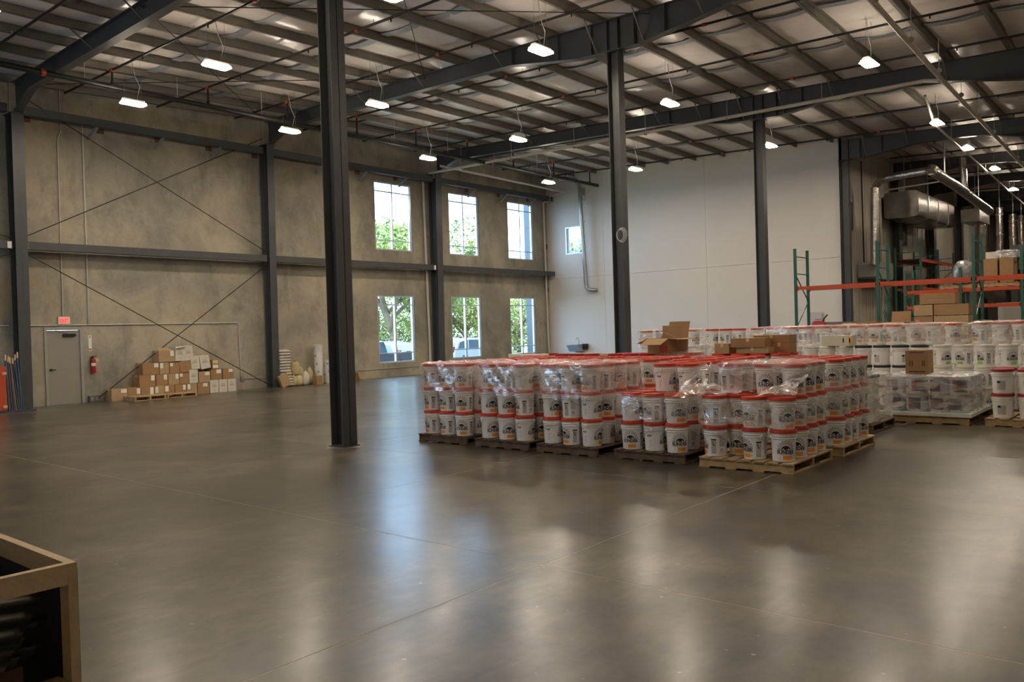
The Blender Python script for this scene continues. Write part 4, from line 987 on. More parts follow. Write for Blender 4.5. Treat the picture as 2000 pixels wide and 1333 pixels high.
sheet(fold((12.9, 6.32, 1.29), (13.1, 6.65, 1.30), (13.1, 6.6, 1.52), (12.95, 6.48, 1.56), amp=0.02, seed=6), 'clear film standing up beside the brown cartons')
sheet(fold((13.35, 5.6, 1.60), (13.35, 6.0, 1.54), (13.7, 6.0, 1.56), (13.7, 5.6, 1.62), amp=0.03, seed=7), 'pale crumpled film piled on top of the brown cartons')

# ------------------------------------------------------------------ cartons
def carton(cx, cy, z, lx, ly, h, m, label, group, rz=0, rx=0, open_=False, lab=None, name='carton', tape=True, ry=0):
    t = thing(name, label, 'box', (cx, cy, z), group)
    t.rotation_euler = (rx, ry, rz)
    wl_ = 0.006
    if open_:
        mb = MB().box(-lx/2, -ly/2, 0, lx/2, ly/2, wl_).box(-lx/2, -ly/2, wl_, -lx/2+wl_, ly/2, h).box(lx/2-wl_, -ly/2, wl_, lx/2, ly/2, h).box(-lx/2+wl_, -ly/2, wl_, lx/2-wl_, -ly/2+wl_, h).box(-lx/2+wl_, ly/2-wl_, wl_, lx/2-wl_, ly/2, h)
        mb.build('carton_body', m, t, raw=True)
        fl = ly*0.48
        for (p, q) in ((((-lx/2, -ly/2, h), (lx/2, -ly/2, h)), (0, -fl*0.8, -fl*0.35)), (((-lx/2, ly/2, h), (lx/2, ly/2, h)), (0, 0.08, fl)), (((-lx/2, -ly/2, h), (-lx/2, ly/2, h)), (-fl*0.85, 0, -fl*0.3)), (((lx/2, -ly/2, h), (lx/2, ly/2, h)), (fl*0.8, 0, -0.02))):
            a, b_ = Vector(p[0]), Vector(p[1]) if len(p) > 1 else None; q = Vector(q); nn = Vector((0, 0, 0.004))
            MB().add([a, b_, b_+q, a+q, a+nn, b_+nn, b_+q+nn, a+q+nn], [(0, 1, 2, 3), (7, 6, 5, 4), (0, 4, 5, 1), (1, 5, 6, 2), (2, 6, 7, 3), (3, 7, 4, 0)]).build('flap', m, t, raw=True)
    else:
        MB().box(-lx/2, -ly/2, 0, lx/2, ly/2, h).build('carton_body', m, t, raw=True)
        if tape: MB().box(-lx/2-0.001, -0.025, h-0.06, lx/2+0.001, 0.025, h+0.001).build('tape_strip', TAPE, t, raw=True)
    if lab:
        for (u0, z0, u1, z1, lm) in lab: MB().box(u0*lx-lx/2, -ly/2-0.003, z0*h, u1*lx-lx/2, -ly/2, z1*h).build('paper_label' if lm is PAPER else 'printed_mark', lm, t, raw=True)
    return t
PRT = mat('faint_carton_print', (0.33, 0.27, 0.2), 0.7); PRTW = mat('faint_grey_print', (0.42, 0.39, 0.34), 0.7)
ROW = [
 [(11.01,11.49,.36,'b',(.6,.65,.95,.95)),(11.5,11.9,.37,'b',(.68,.45,.95,.9)),(11.91,12.33,.37,'b',(.68,.3,.93,.92)),(12.34,12.64,.37,'b',(.05,.4,.35,.9)),(12.65,12.98,.37,'b',(.05,.45,.4,.92)),(12.99,13.38,.36,'b',(.68,.5,.93,.95)),(13.4,13.74,.36,'b',(.05,.5,.32,.95)),(13.76,14.17,.36,'b',(.45,.65,.85,.95)),(14.19,14.5,.42,'w',0),(14.52,14.82,.42,'w',0),(14.84,15.14,.42,'w',0)],
 [(11.86,12.37,.35,'b',(.73,.5,.95,.95)),(12.39,12.77,.35,'b',(.65,.5,.93,.95)),(12.79,13.15,.35,'b',(.66,.5,.93,.95)),(13.16,13.47,.35,'b',(.02,.65,.35,.95)),(13.49,13.79,.43,'w',0),(13.81,14.22,.35,'b',(.52,.65,.92,.95)),(14.24,14.64,.35,'b',(.5,.6,.93,.95)),(14.66,15.06,.35,'b',(.55,.65,.93,.95))],
 [(11.99,12.51,.36,'b',(.7,.6,.97,.95)),(12.53,12.84,.35,'b',(.05,.5,.38,.97)),(12.86,13.19,.34,'b',(.03,.65,.35,.95)),(13.2,13.58,.35,'b',0),(13.58,13.88,.42,'w',0),(13.93,14.27,.42,'w',0),(14.31,14.55,.30,'b',(.1,.1,.9,.45))],
 [(12.52,13.04,.36,'b',(.72,.5,.95,.95)),(13.05,13.37,.46,'w',0),(13.38,13.69,.46,'w',0)]]
ZR = [[0]*11, [.372, .372, .372, .372, .372, .37, .425, .425], [.73, .73, .73, .73, .81, .79, .785], [1.10, 1.09, 1.10]]
TILT = {(2, 3): -0.09, (2, 4): -0.06, (2, 5): -0.16, (3, 1): 0.07, (3, 2): -0.12, (2, 6): 0.0}
rown = ['bottom', 'second', 'third', 'top']; orde = ['leftmost', 'second', 'third', 'fourth', 'fifth', 'sixth', 'seventh', 'eighth', 'ninth', 'tenth', 'rightmost']
for r, row in enumerate(ROW):
    for c_, (a, b_, h, kd, lb) in enumerate(row):
        brown = kd == 'b'; m = CARD if (c_+r) % 3 else CARDT
        lab = [(*lb, PAPER)] if lb else ([] if brown else [(.25, .45, .75, .6, PRTW), (.3, .64, .7, .7, PRTW), (.38, .2, .62, .24, PRTW)])
        if r == 2 and c_ == 6: lab.append((.1, .6, .9, .95, TAPE))
        nm = orde[c_] if c_ < len(row)-1 else 'rightmost'
        tl = TILT.get((r, c_), 0)
        dy = 0.0 if r < 2 else 0.03
        # base corner correction so tilted boxes do not sink
        t = carton((a+b_)/2, 25.13+dy, ZR[r][c_]+0.002+abs(tl)*0.5*(b_-a), b_-a-0.006, 0.42, h, CARDW if not brown else m, '%s %s carton in the %s row of the pile by the wall' % (nm, 'white' if not brown else 'brown', rown[r]), 'cartons piled against the concrete wall', rz=random.uniform(-.02, .02), ry=tl, lab=lab)
        if (r, c_) == (3, 0):
            MB().add([(-.25, -.2, h), (.2, -.2, h), (.15, -.05, h+.07), (-.2, -.05, h+.09)], [(0, 1, 2, 3)]).build('flap', CARDT, t, raw=True)
        if (r, c_) == (3, 1):
            MB().add([(-.16, -.21, h), (.16, -.21, h), (.11, -.30, h+.0), (-.2, -.28, h-.06)], [(0, 1, 2, 3)]).build('flap', CARDW, t, raw=True)
t = pallet(11.35, 24.15, 0.95, 0.75, WOODY, 'pale wooden pallet on the floor before the carton pile, left one', group='flat pallets by the cartons')
t = pallet(12.4, 24.25, 0.95, 0.6, WOODY, 'pale wooden pallet on the floor before the carton pile, right one', group='flat pallets by the cartons', h=0.12)

# cartons on top of the pail stacks
TT = ZP+3*PL+0.003
XM = mat('red_print', (0.5, 0.05, 0.03), 0.6)
carton(13.25, 7.43, TT, 0.45, 0.62, 0.27, CARD, 'open brown carton with spread flaps on the third-rank pails', 'cartons on the pail stacks', open_=True, lab=[(.6, .1, .95, .55, XM)], rz=-PI/2-0.1)
t = thing('carton', 'loose upright cardboard sheet standing in the open carton', 'box', (13.3, 7.35, TT+0.2), 'cartons on the pail stacks')
MB().box(-0.01, -0.2, 0.0, 0.0, 0.2, 0.3, M=T((0, 0, 0), 0.03, -0.1)).build('carton_body', CARDT, t, raw=True); MB().box(-0.14, -0.16, 0.02, -0.13, 0.18, 0.16, M=T((0, 0, 0), 0.4, -0.2)).build('flap', CARDT, t, raw=True)
carton(13.15, 5.72, TT, 0.30, 0.55, 0.10, CARDT, 'lowest flat tan carton under the other cartons on the pails', 'cartons on the pail stacks')
carton(13.12, 5.79, TT+0.102, 0.30, 0.58, 0.15, CARD, 'brown carton with white label on top of the tan one', 'cartons on the pail stacks', rz=0.05, lab=None)
carton(13.45, 5.38, TT, 0.30, 0.36, 0.16, CARD, 'brown carton under the top one at the right of the carton group', 'cartons on the pail stacks')
carton(13.48, 5.52, TT+0.162, 0.32, 0.62, 0.13, CARD, 'long brown carton topmost at the right of the carton group', 'cartons on the pail stacks')
carton(13.12, 6.24, TT, 0.32, 0.26, 0.17, CARDT, 'small yellowish open carton at the left of the carton group', 'cartons on the pail stacks', open_=False)
t = carton(16.72, 5.53, ZP+3*PL+0.003, 0.3, 0.58, 0.2, CARDW, 'long white carton with two black arrows on the cream-lidded pails', 'cartons on the pail stacks', tape=False)
for y in (5.40, 5.28): MB().box(-0.153, y-5.53-0.012, 0.06, -0.15, y-5.53+0.012, 0.15).build('printed_mark', INK, t, raw=True)
MB().box(-0.153, -0.285, 0.02, -0.15, -0.24, 0.16).build('printed_mark', ORANGE, t, raw=True)
t = carton(15.3, 3.72, 0.83, 0.34, 0.36, 0.40, CARD, 'brown carton standing alone on the film-wrapped tubs', 'cartons on the pail stacks', tape=False)
for s_ in (0.11, 0.07, -0.09, -0.12): MB().box(-0.173, s_-0.006, 0.13, -0.17, s_+0.006, 0.23).build('printed_mark', INK, t, raw=True)
MB().box(-0.173, -0.13, 0.03, -0.17, 0.13, 0.045).box(-0.173, -0.11, 0.36, -0.17, 0.11, 0.372).build('printed_mark', INK, t, raw=True)
MB().box(-0.16, -0.13, 0.401, 0.16, 0.13, 0.403).build('tape_strip', CARDT, t, raw=True)

# ------------------------------------------------------------------ bags, sacks, leaning boxes by the second wall column
def bag(cx, cy, z, lx, ly, h, m, label, group, rz=0, seed=0, up=False, name='bag'):
    rnd = random.Random(seed); mb = MB(); n, r = 16, 9; vs = []
    ph = [rnd.uniform(0, 6) for _ in range(4)]
    for i in range(r+1):
        v = i/r; a = -PI/2+PI*v
        for j in range(n):
            b_ = 2*PI*j/n; p = 0.55 if not up else 0.75
            c, s = math.cos(b_), math.sin(b_); sx = math.copysign(abs(c)**p, c); sy = math.copysign(abs(s)**p, s)
            k_ = math.cos(a)**(0.35 if not up else 0.4) if math.cos(a) > 1e-6 else 0
            w_ = 1+0.05*math.sin(3*b_+ph[0])+0.04*math.sin(5*b_+ph[1]+v*5)
            if up: k_ *= (1.0-0.28*v**2)
            vs.append((lx/2*sx*k_*w_, ly/2*sy*k_*w_, h*(0.5+0.5*math.sin(a))*(1+0.05*math.sin(2*b_+ph[2]))))
    fs = [(i*n+j, i*n+(j+1) % n, (i+1)*n+(j+1) % n, (i+1)*n+j) for i in range(r) for j in range(n)]
    mb.add(vs, fs)
    t = thing(name, label, 'bag', (cx, cy, z), group); t.rotation_euler = (0, 0, rz)
    mb.build('bag_body', m, t, smooth=True, raw=True)
    if up: MB().lathe([(0.05, 0), (0.03, 0.03), (0.06, 0.09), (0.01, 0.1)], 9, (0, 0, h*0.94)).build('tied_neck', m, t, smooth=True, raw=True)
    else: MB().bar((-lx*.42, -ly*.5, h*.5), (lx*.42, -ly*.5, h*.5), 0.02, 0.012).build('seam', m, t, raw=True)
    return t
for i in range(13):
    dx = 0.22*max(0, (5-i))/5*0.9 if i < 5 else -0.03*(i-5)*0.3
    bag(17.12+dx*0.5, 25.05, 0.002+i*0.1, 0.46, 0.4, 0.112, BAGW, '%s white bag up in the leaning bag stack' % NTH[i].replace('leftmost', 'lowest'), 'stacked white bags beside the second wall column', seed=i, rz=random.uniform(-.06, .06))
for n_, (x, y, z, lx, ly, h, m, lab) in enumerate(((17.62, 25.0, 0.002, .3, .3, .38, BAGY, 'small straw sack on the floor right of the bag stack'), (17.93, 24.95, 0.002, .36, .32, .36, BAGY, 'bulging straw sack on the floor, second from the bag stack'),
        (18.0, 25.2, 0.36, .44, .36, .5, BAGY, 'large yellowish sack topmost over the two straw sacks'), (17.52, 25.25, 0.38, .3, .25, .36, BAGY, 'yellow sack flopping against the bag stack, with knotted top'), (18.36, 24.95, 0.002, .36, .32, .5, BAGW, 'upright whitish sack in the middle of the sack group'),
        (18.35, 25.28, 0.3, .36, .3, .36, BAGY, 'straw sack half hidden behind the whitish upright sack'), (18.98, 25.2, 0.002, .34, .3, .62, BAGY, 'leaning straw sack behind the small brown carton'), (19.12, 24.95, 0.002, .28, .28, .3, BAGY, 'small torn straw sack before the white tubs'))):
    bag(17.48+(x-17.62)*0.62, y, z, lx*.85, ly*.85, h, m, lab, 'sacks beside the second wall column', seed=30+n_, up=True, name='sack')
carton(18.32, 24.7, 0.002, 0.26, 0.22, 0.32, CARD, 'small open brown carton among the straw sacks', 'cartons among the sacks', tape=False)
c_ = carton(16.98, 24.72, 0.035, 0.36, 0.12, 0.44, CARDT, 'flat tan carton leaning on the wall column foot beside the bags', 'cartons among the sacks', tape=False, ry=-0.38)
c_ = carton(20.62, 25.2, 0.03, 0.12, 0.3, 0.3, CARDT, 'small tan carton leaning at the wall right of the nearest column', 'cartons among the sacks', tape=False, ry=-0.3)
me_tubw = TUB.mesh('tub_body', WHITEP, True)
for k_ in range(5):
    for n_, x in enumerate((18.68, 18.98)):
        if n_ and k_ > 2: continue
        t = thing('white_tub', '%s white tub from the floor in the %s column of tubs by the wall' % (['first', 'second', 'third', 'fourth', 'fifth'][k_], ['left', 'right'][n_]), 'tub', (x, 25.1-0.25*n_, 0.002+k_*0.29), 'white tubs stacked by the wall')
        o = bpy.data.objects.new('tub_body', me_tubw); COL.objects.link(o); o.parent = t
        mb = MB(); arcp(mb, 0.168, -0.7-k_*0.3, -0.3-k_*0.3, 0.12, 0.19, 0, 4); mb.build('printed_mark', INKG, t, raw=True)

# ------------------------------------------------------------------ blue poles, orange edge, board at the left column
BLUE = mat('blue_pole_paint', (0.01, 0.03, 0.11), 0.35); NAVY = mat('navy_pole_paint', (0.005, 0.008, 0.022), 0.35)
for i, (xa, xb, zt_, m, tip) in enumerate(((8.02, 8.20, 1.50, NAVY, 1), (8.10, 8.27, 1.46, BLUE, 1), (8.16, 8.31, 1.42, NAVY, 1), (8.22, 8.33, 1.35, mat('brown_pole', (0.2, 0.11, 0.06), 0.5), 0), (8.28, 8.38, 1.40, NAVY, 1), (8.33, 8.44, 1.50, BLUE, 1), (8.38, 8.50, 1.56, BLUE, 1), (8.43, 8.50, 1.46, NAVY, 1))):
    t = thing('long_pole', '%s pole leaning at the wall column, %s' % (['leftmost dark', 'second, blue', 'third, dark', 'brown', 'fifth, dark', 'sixth, blue', 'seventh, bright blue', 'rightmost dark'][i], 'pale tip' if tip else 'plain'), 'pole', (xa, 24.25, 0), 'long poles leaning beside the left wall column')
    yb, yt = 24.2+0.03*i, 24.9
    MB().tube([(xa, yb, 0.02), (xb, yt, zt_-0.14)], 0.02, 8).build('shaft', m, t, smooth=True)
    MB().tube([(xb, yt, zt_-0.14), (xb+0.02, yt+0.03, zt_+0.02)], 0.021, 8).build('tip' if tip else 'shaft_end', LUMBER if tip else m, t, smooth=True)
tag(MB().box(7.3, 24.0, 0.0, 8.6, 24.62, 0.035).box(7.3, 23.98, 0.0, 8.6, 24.0, 0.05).build('flat_board', mat('dark_board', (0.045, 0.05, 0.075), 0.5)), 'dark flat board on the floor beside the leaning poles', 'board')
t = thing('orange_panel', 'orange-red panel edge at the left picture border', 'panel', (7.9, 24.3, 0.05))
MB().box(7.6, 24.25, 0.05, 7.99, 24.32, 1.22).build('panel_face', mat('orange_red_enamel', (0.50, 0.07, 0.02), 0.4), t)
for z in (0.12, 1.0): MB().box(7.9, 24.23, z, 8.0, 24.25, z+0.07).build('panel_latch', LUMBER, t)

# ------------------------------------------------------------------ utility sink by the white wall
t = thing('utility_sink', 'steel utility sink with a looped tap on the white wall', 'sink', (32.9, 23.7, 0))
MB().prism([(32.95, 0.62), (33.28, 0.62), (33.30, 0.93), (32.72, 0.93)], 23.35, 24.0, 'y').build('basin', ALU, t)
MB().box(32.70, 23.32, 0.93, 33.31, 24.03, 0.955).build('rim', GALV, t)
MB().tube([(33.22, 23.6, 0.95), (33.22, 23.6, 1.22), (33.12, 23.6, 1.29), (33.0, 23.6, 1.24), (32.98, 23.6, 1.16)], 0.014, 8).build('tap', WIRE, t, smooth=True)
MB().box(33.15, 23.1, 0.72, 33.3, 23.34, 0.98).build('side_valve', BLACK, t)
MB().tube([(33.1, 23.7, 0.62), (33.1, 23.7, 0.02)], 0.04, 10).build('drain_stand', PVC, t)
# silver duct in the corner
t = thing('silver_flue', 'shiny round flue dropping down the white wall beside the small window', 'duct', (33.0, 22.9, 3.6))
MB().tube([(32.95, 23.1, 8.9), (32.95, 23.05, 7.2), (33.0, 22.9, 3.85), (33.02, 22.87, 3.68), (33.05, 22.7, 3.6), (33.3, 22.5, 3.58)], 0.1, 16).build('flue_pipe', GALV, t, smooth=True)
for z in (8.0, 6.9, 5.7, 4.8): MB().tube([(32.97, 23.03-(8-z)*0.03, z), (32.97, 23.03-(8-z)*0.03, z+0.05)], 0.108, 16).build('joint_band', GALV, t, smooth=True)
MB().tube([(32.95, 23.1, 8.6), (32.9, 23.3, 9.0), (32.8, 23.8, 9.1), (32.7, 24.1, 9.15)], 0.12, 12).build('flexible_hose', GALV, t, smooth=True)
MB().box(32.75, 22.85, 8.2, 33.05, 23.05, 8.55).build('fan_box', GALV, t)
MB().tube([(32.8+0.12*math.cos(a), 22.75, 8.05+0.14*math.sin(a)) for a in [2*PI*i/14 for i in range(14)]], 0.02, 6, closed=True).build('coiled_cable', COND, t)
# cable coil on the second column and rope hook on the wall
t = thing('cable_coil', 'coil of pale cable hung on the second freestanding column', 'cable', (16.62, 10.42, 3.9))
for k_ in range(3): MB().tube([(16.58-0.01*k_, 10.44+(0.13-0.015*k_)*math.cos(a)+0.02*k_, 3.95+(0.17-0.02*k_)*math.sin(a)) for a in [2*PI*i/20 for i in range(20)]], 0.008, 5, closed=True).build('loop', COND, t)
t = thing('cable_loop', 'pale cable loop hanging high on the wall above the conduits', 'cable', (11.0, W-0.05, 8.9))
MB().tube([(10.95+0.09*math.cos(a), W-0.03, 8.98+0.11*math.sin(a)) for a in [2*PI*i/16 for i in range(16)]], 0.008, 5, closed=True).build('loop', COND, t); MB().tube([(10.9, W-0.03, 8.88), (10.75, W-0.03, 8.45)], 0.007, 5).build('tail', COND, t)

# ------------------------------------------------------------------ racks
def upright(x0, x1, y, z1, label, group, along='x', n=None):
    t = thing('rack_upright', label, 'rack frame', (x0, y, 0), group)
    P = (lambda a, b_, z: (a, b_, z))
    ps = [(x0, y), (x1, y)] if along == 'x' else [(y, x0), (y, x1)]
    for (a, b_) in ps:
        MB().box(a-0.038, b_-0.038, 0.01, a+0.038, b_+0.038, z1).build('post', RACKG, t)
        MB().box(a-0.07, b_-0.07, 0, a+0.07, b_+0.07, 0.01).build('foot_plate', RACKG, t)
        hs = MB(); z = 0.3
        while z < z1-0.05:
            for s in (-1, 1):
                if along == 'x': hs.box(a-0.040, b_+s*0.014-0.005, z, a-0.0382, b_+s*0.014+0.005, z+0.02)
                else: hs.box(a-0.040, b_-0.005, z, a-0.0382, b_+0.005, z+0.02)
            z += 0.05
        o = hs.build('punched_slots', BLACK, t); o['kind'] = 'stuff'
    (ax, ay), (bx, by) = ps; z = 0.25; sgn = True
    MB().bar((ax, ay, z1-0.25), (bx, by, z1-0.25), 0.03, 0.03).build('tie', RACKG, t)
    MB().bar((ax, ay, z1-0.80), (bx, by, z1-0.80), 0.03, 0.03).build('tie', RACKG, t)
    zz = z1-0.82
    while zz > 0.5:
        p, q = ((ax, ay), (bx, by)) if sgn else ((bx, by), (ax, ay)); z2 = max(zz-0.85, 0.15)
        MB().bar((*p, zz), (*q, z2), 0.028, 0.028).build('brace', RACKG, t); zz = z2; sgn = not sgn
    return t
def beam(p, q, label, group='orange rack beams', h=0.11):
    t = thing('rack_beam', label, 'rack beam', p, group)
    MB().bar(p, q, 0.05, h).build('beam_body', RACKO, t)
    P, Q = Vector(p), Vector(q); d = (Q-P).normalized()
    MB().bar(P+Vector((0, 0, h*0.15))+d*0.02, Q+Vector((0, 0, h*0.15))-d*0.02, 0.064, 0.02).build('step_lip', RACKO, t)
    for e, s in ((P, 1), (Q, -1)): MB().bar(e+Vector((0, 0, -0.1)), e+Vector((0, 0, 0.1)), 0.06, 0.05).build('end_bracket', RACKO, t)
    return t
G = 'uprights of the empty front rack'
UY = [9.92, 7.42, 4.86, 2.3]
for y, zt1, lab in zip(UY, (4.10, 4.13, 4.16, 4.2), ('leftmost green rack upright before the white wall', 'second green rack upright, before the ducts', 'third green rack upright, right of the brown cartons', 'green rack upright just outside the right picture edge')):
    upright(26.0, 27.07, y, zt1, lab, G)
for i in range(3):
    beam((26.0, UY[i]-0.04, 2.83), (26.0, UY[i+1]+0.04, 2.83), '%s front beam of the empty rack at head-clearing height' % ['left', 'middle', 'right'][i])
    beam((27.07, UY[i]-0.04, 2.83), (27.07, UY[i+1]+0.04, 2.83), '%s rear beam of the empty rack at head-clearing height' % ['left', 'middle', 'right'][i])
G = 'uprights of the loaded rear rack'
U2 = [7.95, 6.2, 4.42, 2.6]
for y, z1, lab in zip(U2, (3.45, 3.45, 4.05, 4.05), ('low green rack upright behind the cartons, leftmost of the rear rack', 'green rack upright hidden behind the stacked brown cartons', 'green rack upright at the right picture edge, by the tall cartons', 'rear rack upright outside the right picture edge')):
    upright(31.0, 32.07, y, z1, lab, G)
for i in range(3):
    for z, zn in ((2.66, 'upper'), (2.12, 'lower')):
        beam((31.0, U2[i]-0.04, z), (31.0, U2[i+1]+0.04, z), '%s %s front beam of the rear rack' % (['left', 'middle', 'right'][i], zn)); beam((32.07, U2[i]-0.04, z), (32.07, U2[i+1]+0.04, z), '%s %s back beam of the rear rack' % (['left', 'middle', 'right'][i], zn))
G = 'uprights of the rack along the beige wall'
for x, lab in ((37.6, 'first'), (40.6, 'second'), (43.6, 'third')): upright(9.0, 10.0, x, 4.8, '%s green upright of the rack along the beige wall' % lab, G, along='y')
for i, (xa, xb) in enumerate(((37.6, 40.6), (40.6, 43.6))):
    for y in (9.0, 10.0):
        beam((xa+0.04, y, 4.2), (xb-0.04, y, 4.2), '%s %s upper beam of the rack along the beige wall' % (['near', 'far'][i], 'front' if y < 9.5 else 'rear'))
        beam((xa+0.04, y, 3.0), (xb-0.04, y, 3.0), '%s %s lower beam of the rack along the beige wall' % (['near', 'far'][i], 'front' if y < 9.5 else 'rear'))
tag(MB().box(37.7, 8.98, 4.256, 43.5, 10.02, 4.28).build('rack_deck', mat('dark_wire_deck', (0.08, 0.07, 0.06), 0.6)), 'dark decking on the upper beams of the rack along the beige wall', 'shelf')
# load of the rear rack
for i, (y, m) in enumerate(((5.32, CARD), (4.86, CARDT))):
    carton(31.5, y, 2.86, 0.8, 0.40, 0.80, CARD, 'tall brown carton on the rear rack, %s of two' % ['left', 'right'][i], 'tall cartons on the rear rack', rz=0, tape=False)
pallet(31.05, 4.5, 1.0, 1.2, WOODY, 'pallet on the rear rack beams under the two tall cartons', h=0.13, group='pallets on the racks').location.z = 2.722
pallet(31.05, 5.85, 1.0, 1.0, WOODY, 'pallet on the rear rack beams under the wrapped bundle', h=0.13, group='pallets on the racks').location.z = 2.722
film(31.1, 4.55, 31.9, 5.2, 3.68, 3.9, 'crumpled film bundle on top of the tall cartons', m=FILM2, seed=21)
carton(31.4, 5.3, 3.67, 0.4, 0.35, 0.22, CARDW, 'small pale carton on top of the tall rack cartons', 'tall cartons on the rear rack')
t = bag(31.45, 6.17, 2.86, 0.7, 0.66, 0.8, mat('silvery_wrapped_bundle', (0.40, 0.40, 0.41), 0.25, 0.3, var=0.5, scale=7, bump=1.0, bscale=6), 'silvery film-wrapped bundle on the rear rack', 'bundles on the racks', seed=77)
# stacked cartons on the floor between the racks
cz = [0, .30, .60, .90, 1.2, 1.5, 1.83]
for j, (y0, y1) in enumerate(((5.47, 5.93), (4.62, 5.44))):
    for k_ in range(7 if True else 6):
        h = 0.285
        if k_ < 6: z = 0.36*0+0.0
        z = k_*0.305
        lab = [(.05, .3, .25, .7, XM)] if k_ >= 5 and j == 0 else None
        if k_ == 6 and False: continue
        t = carton(24.2, (y0+y1)/2, z+0.002, y1-y0, 0.5, h, CARD if (k_+j) % 2 else CARDT, '%s brown carton of the %s column between the racks' % (['lowest', 'second', 'third', 'fourth', 'fifth', 'sixth', 'topmost'][k_], ['left', 'right'][j]), 'brown cartons stacked before the racks', rz=-PI/2+random.uniform(-.03, .03), lab=[(.3, .35, .6, .42, PRT)], tape=False)
        if j == 0 and k_ >= 5: MB().box(-0.2, -0.254, 0.14, -0.1, -0.25, 0.2).build('printed_mark', mat('pinkish_label', (0.7, 0.2, 0.2), 0.5), t, raw=True)
carton(24.2, 5.35, 7*0.305+0.002, 0.86, 0.5, 0.28, CARD, 'single brown carton crowning the two columns of cartons', 'brown cartons stacked before the racks', rz=-PI/2, tape=False, lab=[(.25, .3, .65, .38, PRT)])
# odds and ends seen over the back row
carton(24.0, 7.1, 0.9, 0.5, 0.5, 0.82, CARD, 'brown carton behind the second rack upright', 'cartons behind the back row', tape=False)
carton(24.0, 6.35, 0.9, 0.5, 0.6, 0.78, CARD, 'torn open brown carton left of the carton columns', 'cartons behind the back row', open_=True, rz=-PI/2)
carton(23.9, 7.1, 0.0, 0.6, 0.6, 0.897, CARDT, 'tan carton carrying the brown carton behind the second rack upright', 'cartons behind the back row', tape=False)
carton(23.9, 6.32, 0.0, 0.6, 0.7, 0.897, CARDT, 'tan carton carrying the torn open carton', 'cartons behind the back row', tape=False)
t = thing('gas_can', 'red fuel can with black spout beside the leftmost rack upright', 'fuel can', (24.2, 8.57, 1.4))
MB().prism([(8.40, 1.40), (8.74, 1.40), (8.74, 1.70), (8.66, 1.78), (8.48, 1.78), (8.40, 1.70)], 24.08, 24.32, 'x').build('can_body', REDP, t)
MB().tube([(24.2, 8.46, 1.76), (24.2, 8.42, 1.84), (24.2, 8.32, 1.95)], 0.02, 8).build('spout', BLACK, t); MB().bar((24.2, 8.5, 1.82), (24.2, 8.68, 1.82), 0.03, 0.02).build('grip', REDP, t)
t = thing('grey_cabinet', 'low grey cabinet carrying the red fuel can', 'cabinet', (24, 7.8, 0)); MB().box(23.8, 8.3, 0, 24.6, 8.95, 1.399).build('cabinet_body', DOORP, t); MB().box(23.79, 8.32, 0.05, 23.8, 8.93, 1.37).build('door', DOORF, t); MB().box(23.77, 8.36, 0.7, 23.79, 8.38, 0.85).build('door_handle', BLACK, t)
t = thing('grey_board', 'wide grey board leaning before the white wall', 'board', (29, 9.2, 0)); MB().box(29, 8.9, 0, 29.05, 10.35, 1.72, M=None).build('board_face', mat('grey_brown_board', (0.22, 0.2, 0.18), 0.6), t); MB().box(29.05, 9.5, 0, 29.4, 9.56, 1.0).build('strut', LUMBER, t)
bag(24.1, 7.68, 1.35, 0.4, 0.5, 0.32, BAGY, 'straw-coloured sack lying behind the back row', 'sacks behind the back row', seed=91, name='sack')
tag(MB().box(23.85, 7.45, 0, 24.5, 7.93, 1.349).build('crate_block', CARDT), 'tan crate under the straw-coloured sack behind the back row', 'crate')
t = bag(24.0, 4.3, 1.33, 0.6, 0.55, 0.34, mat('green_tarp', (0.06, 0.17, 0.05), 0.6, var=0.3, scale=6, bump=0.5, bscale=10), 'crumpled green tarp bundle right of the carton columns', 'bundles behind the back row', seed=95)
tag(MB().box(23.7, 4.0, 0, 24.4, 4.56, 1.329).build('crate_block', CARD), 'brown crate under the green tarp bundle', 'crate')
t = thing('wall_panel_sign', 'pale square board hung low on the white wall', 'board', (C-0.02, 11.7, 1.4))
MB().box(C-0.03, 11.55, 1.3, C-0.002, 12.25, 2.12).build('board_face', mat('pale_grey_board', (0.5, 0.48, 0.45), 0.5), t); MB().box(C-0.034, 11.6, 1.35, C-0.03, 11.66, 2.07).build('board_edge', INKG, t)
# extra loads beyond at right: pallet rack goods low
for i, (x, y, z, lx, ly, h, m, lab) in enumerate(((30.0, 3.3, 0.0, .9, .9, 1.62, CARDT, 'tan crate behind the right end of the back row'), (29.4, 4.6, 0.0, .8, .8, 1.55, CARD, 'brown crate behind the right end of the back row'))):
    carton(x, y, z, lx, ly, h, m, lab, 'crates behind the back row')
bag(30.0, 3.3, 1.63, 0.5, 0.5, 0.3, BAGW, 'pale sack on the tan crate at the right', 'sacks behind the back row', seed=97)

# ------------------------------------------------------------------ ducts beyond the white wall
t = thing('foil_duct', 'foil-wrapped round duct rising on the beige wall and running away overhead', 'duct', (34.9, 10.3, 3.9))
MB().tube([(34.55, 9.95, 3.95), (34.5, 9.9, 5.4), (34.45, 9.85, 7.0)], 0.17, 14).build('riser', FOIL, t, smooth=True)
MB().tube([(34.45, 9.85, 7.05), (34.3, 9.6, 7.22), (34.0, 9.2, 7.25), (33.4, 7.6, 7.22)], 0.15, 14).build('cross_run', FOIL, t, smooth=True)
MB().tube([(33.35, 7.55, 7.22), (37.0, 7.5, 7.05), (43.6, 7.45, 6.62)], 0.19, 16).build('long_run', FOIL, t, smooth=True)
MB().tube([(33.3, 7.56, 7.12), (33.42, 7.5, 7.3)], 0.2, 14).build('elbow', FOIL, t, smooth=True)
MB().tube([(38.6, 7.5, 6.95), (38.6, 7.55, 8.4)], 0.15, 14).build('branch_riser', FOIL, t, smooth=True)
